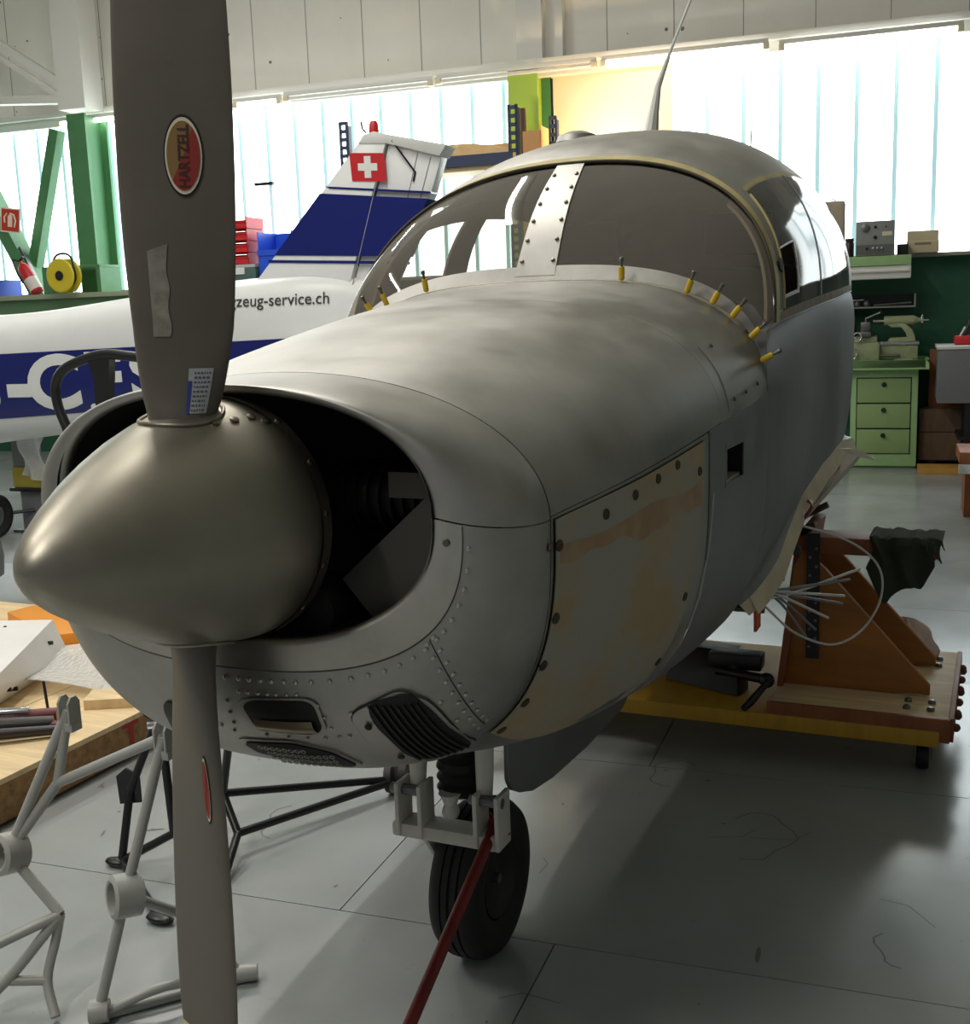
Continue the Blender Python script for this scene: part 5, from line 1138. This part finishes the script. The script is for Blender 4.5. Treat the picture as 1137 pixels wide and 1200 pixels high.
gs = thing('green_shelf', H(-.3, -.45, 1.6), 'green wall shelf with lamp trough below the right windows', 'shelf')
hbox('shelf_board', GREENP, gs, -1.2, .115, -.70, -.12, 1.755, 1.80, .004); hbox('shelf_lip', GREENLT, gs, -1.2, .115, -.715, -.70, 1.72, 1.80, .003); hbox('lamp_trough', TRIMW, gs, -1.2, .115, -.70, -.45, 1.61, 1.72, .012); MB(H).tube([(-1.1, -.72, 1.68), (.10, -.72, 1.68)], .016, 8).build('lamp_tube', TUBE_OFF, gs)
# items on the sill shelf
bxm = mat('instrument_grey', srgb(134, 136, 134), .5, var=.04)
ib = thing('instrument_box', H(-.18, -.5, 1.80), 'grey metal instrument box with dials on the green shelf', 'instrument')
hbox('case', bxm, ib, -.33, -.02, -.66, -.38, 1.805, 2.09, .008)
for (s_, z_, r_, m_) in ((-.255, 2.035, .035, STEEL), (-.175, 2.04, .012, BLACK), (-.175, 1.955, .014, BLACK), (-.09, 2.04, .006, BLACK)): MB(H).lathe([(r_, 0), (r_, .012), (r_*.7, .016), (0, .017)], (s_, -.66, z_), (0, -1, 0), 18).build('dial', m_, ib)
hbox('name_plate', mat('label_cream', srgb(212, 204, 180), .5), ib, -.12, -.04, -.664, -.66, 1.965, 2.0); hbox('lower_panel', mat('panel_dark', srgb(96, 98, 98), .5), ib, -.325, -.025, -.666, -.66, 1.82, 1.895)
for s_ in (-.24, -.19, -.155, -.12): MB(H).lathe([(.010, 0), (.010, .02), (0, .022)], (s_, -.666, 1.865), (0, -1, 0), 12).build('knob', CHROME if s_ > -.2 else BLACK, ib)
o = thing('dark_jar', H(-.39, -.55, 1.80), 'dark maroon jar with lid left of the instrument box', 'jar')
MB(H).lathe([(.035, 0), (.038, .01), (.038, .12), (.03, .135)], (-.385, -.55, 1.80), (0, 0, 1), 20).build('jar_body', mat('jar_maroon', srgb(46, 22, 26), .3), o); MB(H).lathe([(.036, .135), (.036, .16), (0, .162)], (-.385, -.55, 1.80), (0, 0, 1), 20).build('lid', BLACK, o); 
o = MB(H).box(.0, .09, -.55, -.42, 1.80, 1.895).build('black_speaker', BLACK, None, bev=.006); tag(o, 'small black box between the instrument box and the beige box', 'box')
bg_ = thing('beige_box', H(.21, -.3, 1.82), 'beige plastic box with stepped front on the sill', 'box')
hbox('box_body', mat('beige_plastic', srgb(206, 190, 158), .5), bg_, .08, .33, -.40, -.14, 1.82, 2.005, .008); hbox('box_front', mat('beige_plastic', srgb(206, 190, 158), .5), bg_, .075, .335, -.43, -.40, 1.82, 1.92, .006); hbox('label_slot', mat('slot_brown', srgb(150, 132, 100), .6), bg_, .14, .27, -.434, -.43, 1.885, 1.905)
bt = thing('spray_bottle', H(-.5, -.55, 1.80), 'clear bottle with red top and bent tube behind the fuselage edge', 'bottle')
MB(H).lathe([(.035, 0), (.036, .10), (.02, .14), (.014, .17)], (-.475, -.55, 1.80), (0, 0, 1), 18).build('bottle', mat('bottle_pale', srgb(214, 216, 212), .3), bt); MB(H).lathe([(.02, .17), (.024, .19), (.02, .215), (0, .22)], (-.475, -.55, 1.80), (0, 0, 1), 14).build('red_top', mat('top_red', srgb(206, 120, 110), .5), bt); MB(H).tube(curve_pts([(-.49, -.55, 1.98), (-.495, -.55, 2.20), (-.50, -.55, 2.27), (-.53, -.55, 2.30)]), .006, 6).build('bent_tube', STEEL, bt)
# grey drip trolley, timbers and pallet at the right edge
tc_ = thing('grey_tool_trolley', H(.9, -.8, 0), 'grey steel tool trolley with red tools on top at the right edge', 'trolley')
TGR = mat('trolley_grey', srgb(104, 106, 106), .5, var=.04)
hbox('drawer_body', TGR, tc_, .335, 1.5, -1.15, -.55, .60, 1.03, .01); hbox('top_tray', mat('tray_light', srgb(190, 192, 190), .5), tc_, .325, 1.51, -1.16, -.54, 1.03, 1.055, .004)
for s_ in (.55, 1.42): hbox('leg', BLKPAINT, tc_, s_, s_+.04, -1.1, -1.06, .0, .60); hbox('leg', BLKPAINT, tc_, s_, s_+.04, -.64, -.60, .0, .60)
hbox('lower_shelf', BLKPAINT, tc_, .5, 1.46, -1.12, -.58, .30, .33)
o = thing('red_tool', H(.6, -.9, 1.055), 'red hand machine with black handle on the grey tool trolley', 'tool'); hbox('tool_body', REDP, o, .46, .75, -.95, -.8, 1.055, 1.13, .02); MB(H).tube([(.53, -.88, 1.12), (.58, -.88, 1.25), (.66, -.88, 1.27)], .016, 10).build('tool_handle', BLKPAINT, o); MB(H).tube([(.50, -.90, 1.12), (.54, -.90, 1.2)], .008, 8).build('tool_lever', WHITEP, o)
tm = thing('timber_board', H(.3, -.4, 0), 'brown timber board on edge right of the lathe tray', 'board'); hbox('board', BRNWOOD, tm, .29, .9, -.36, -.30, .50, 1.0, .004)
tw = thing('timber_stack', H(1.0, -.5, 0), 'brown timber stack under the grey tool trolley', 'timber')
for i, (z0, z1) in enumerate(((.06, .30), (.305, .50))): hbox('timber', mat('timber_brown', srgb(96, 74, 54), .8, var=.2, scale=4, stretch=(4, 1, 1)), tw, .215, 2.2, -.55, -.27, z0, z1, .006)
hbox('support', BLKPAINT, tw, .3, .36, -.53, -.3, 0, .06); hbox('support', BLKPAINT, tw, 2.0, 2.06, -.53, -.3, 0, .06)
pl_ = MB(H).box(.21, 2.2, -.98, -.66, 0, .045).build('yellow_floor_plank', mat('floor_plank', srgb(176, 132, 58), .7, var=.15, scale=3), None, bev=.004); tag(pl_, 'mustard wooden plank on the floor right of the lathe cabinet', 'plank')
sl_ = thing('side_stool', H(.62, -2.7, 0), 'low wooden bench end with white strip at the right frame edge', 'bench')
hbox('bench_seat', BRNWOOD, sl_, .43, 1.2, -3.0, -2.5, .36, .44, .006); hbox('white_strip', WHITEP, sl_, .425, 1.2, -3.02, -3.0, .30, .36); hbox('leg', BRNWOOD, sl_, .47, .56, -2.95, -2.6, 0, .36); hbox('leg', BRNWOOD, sl_, 1.08, 1.16, -2.95, -2.6, 0, .36)
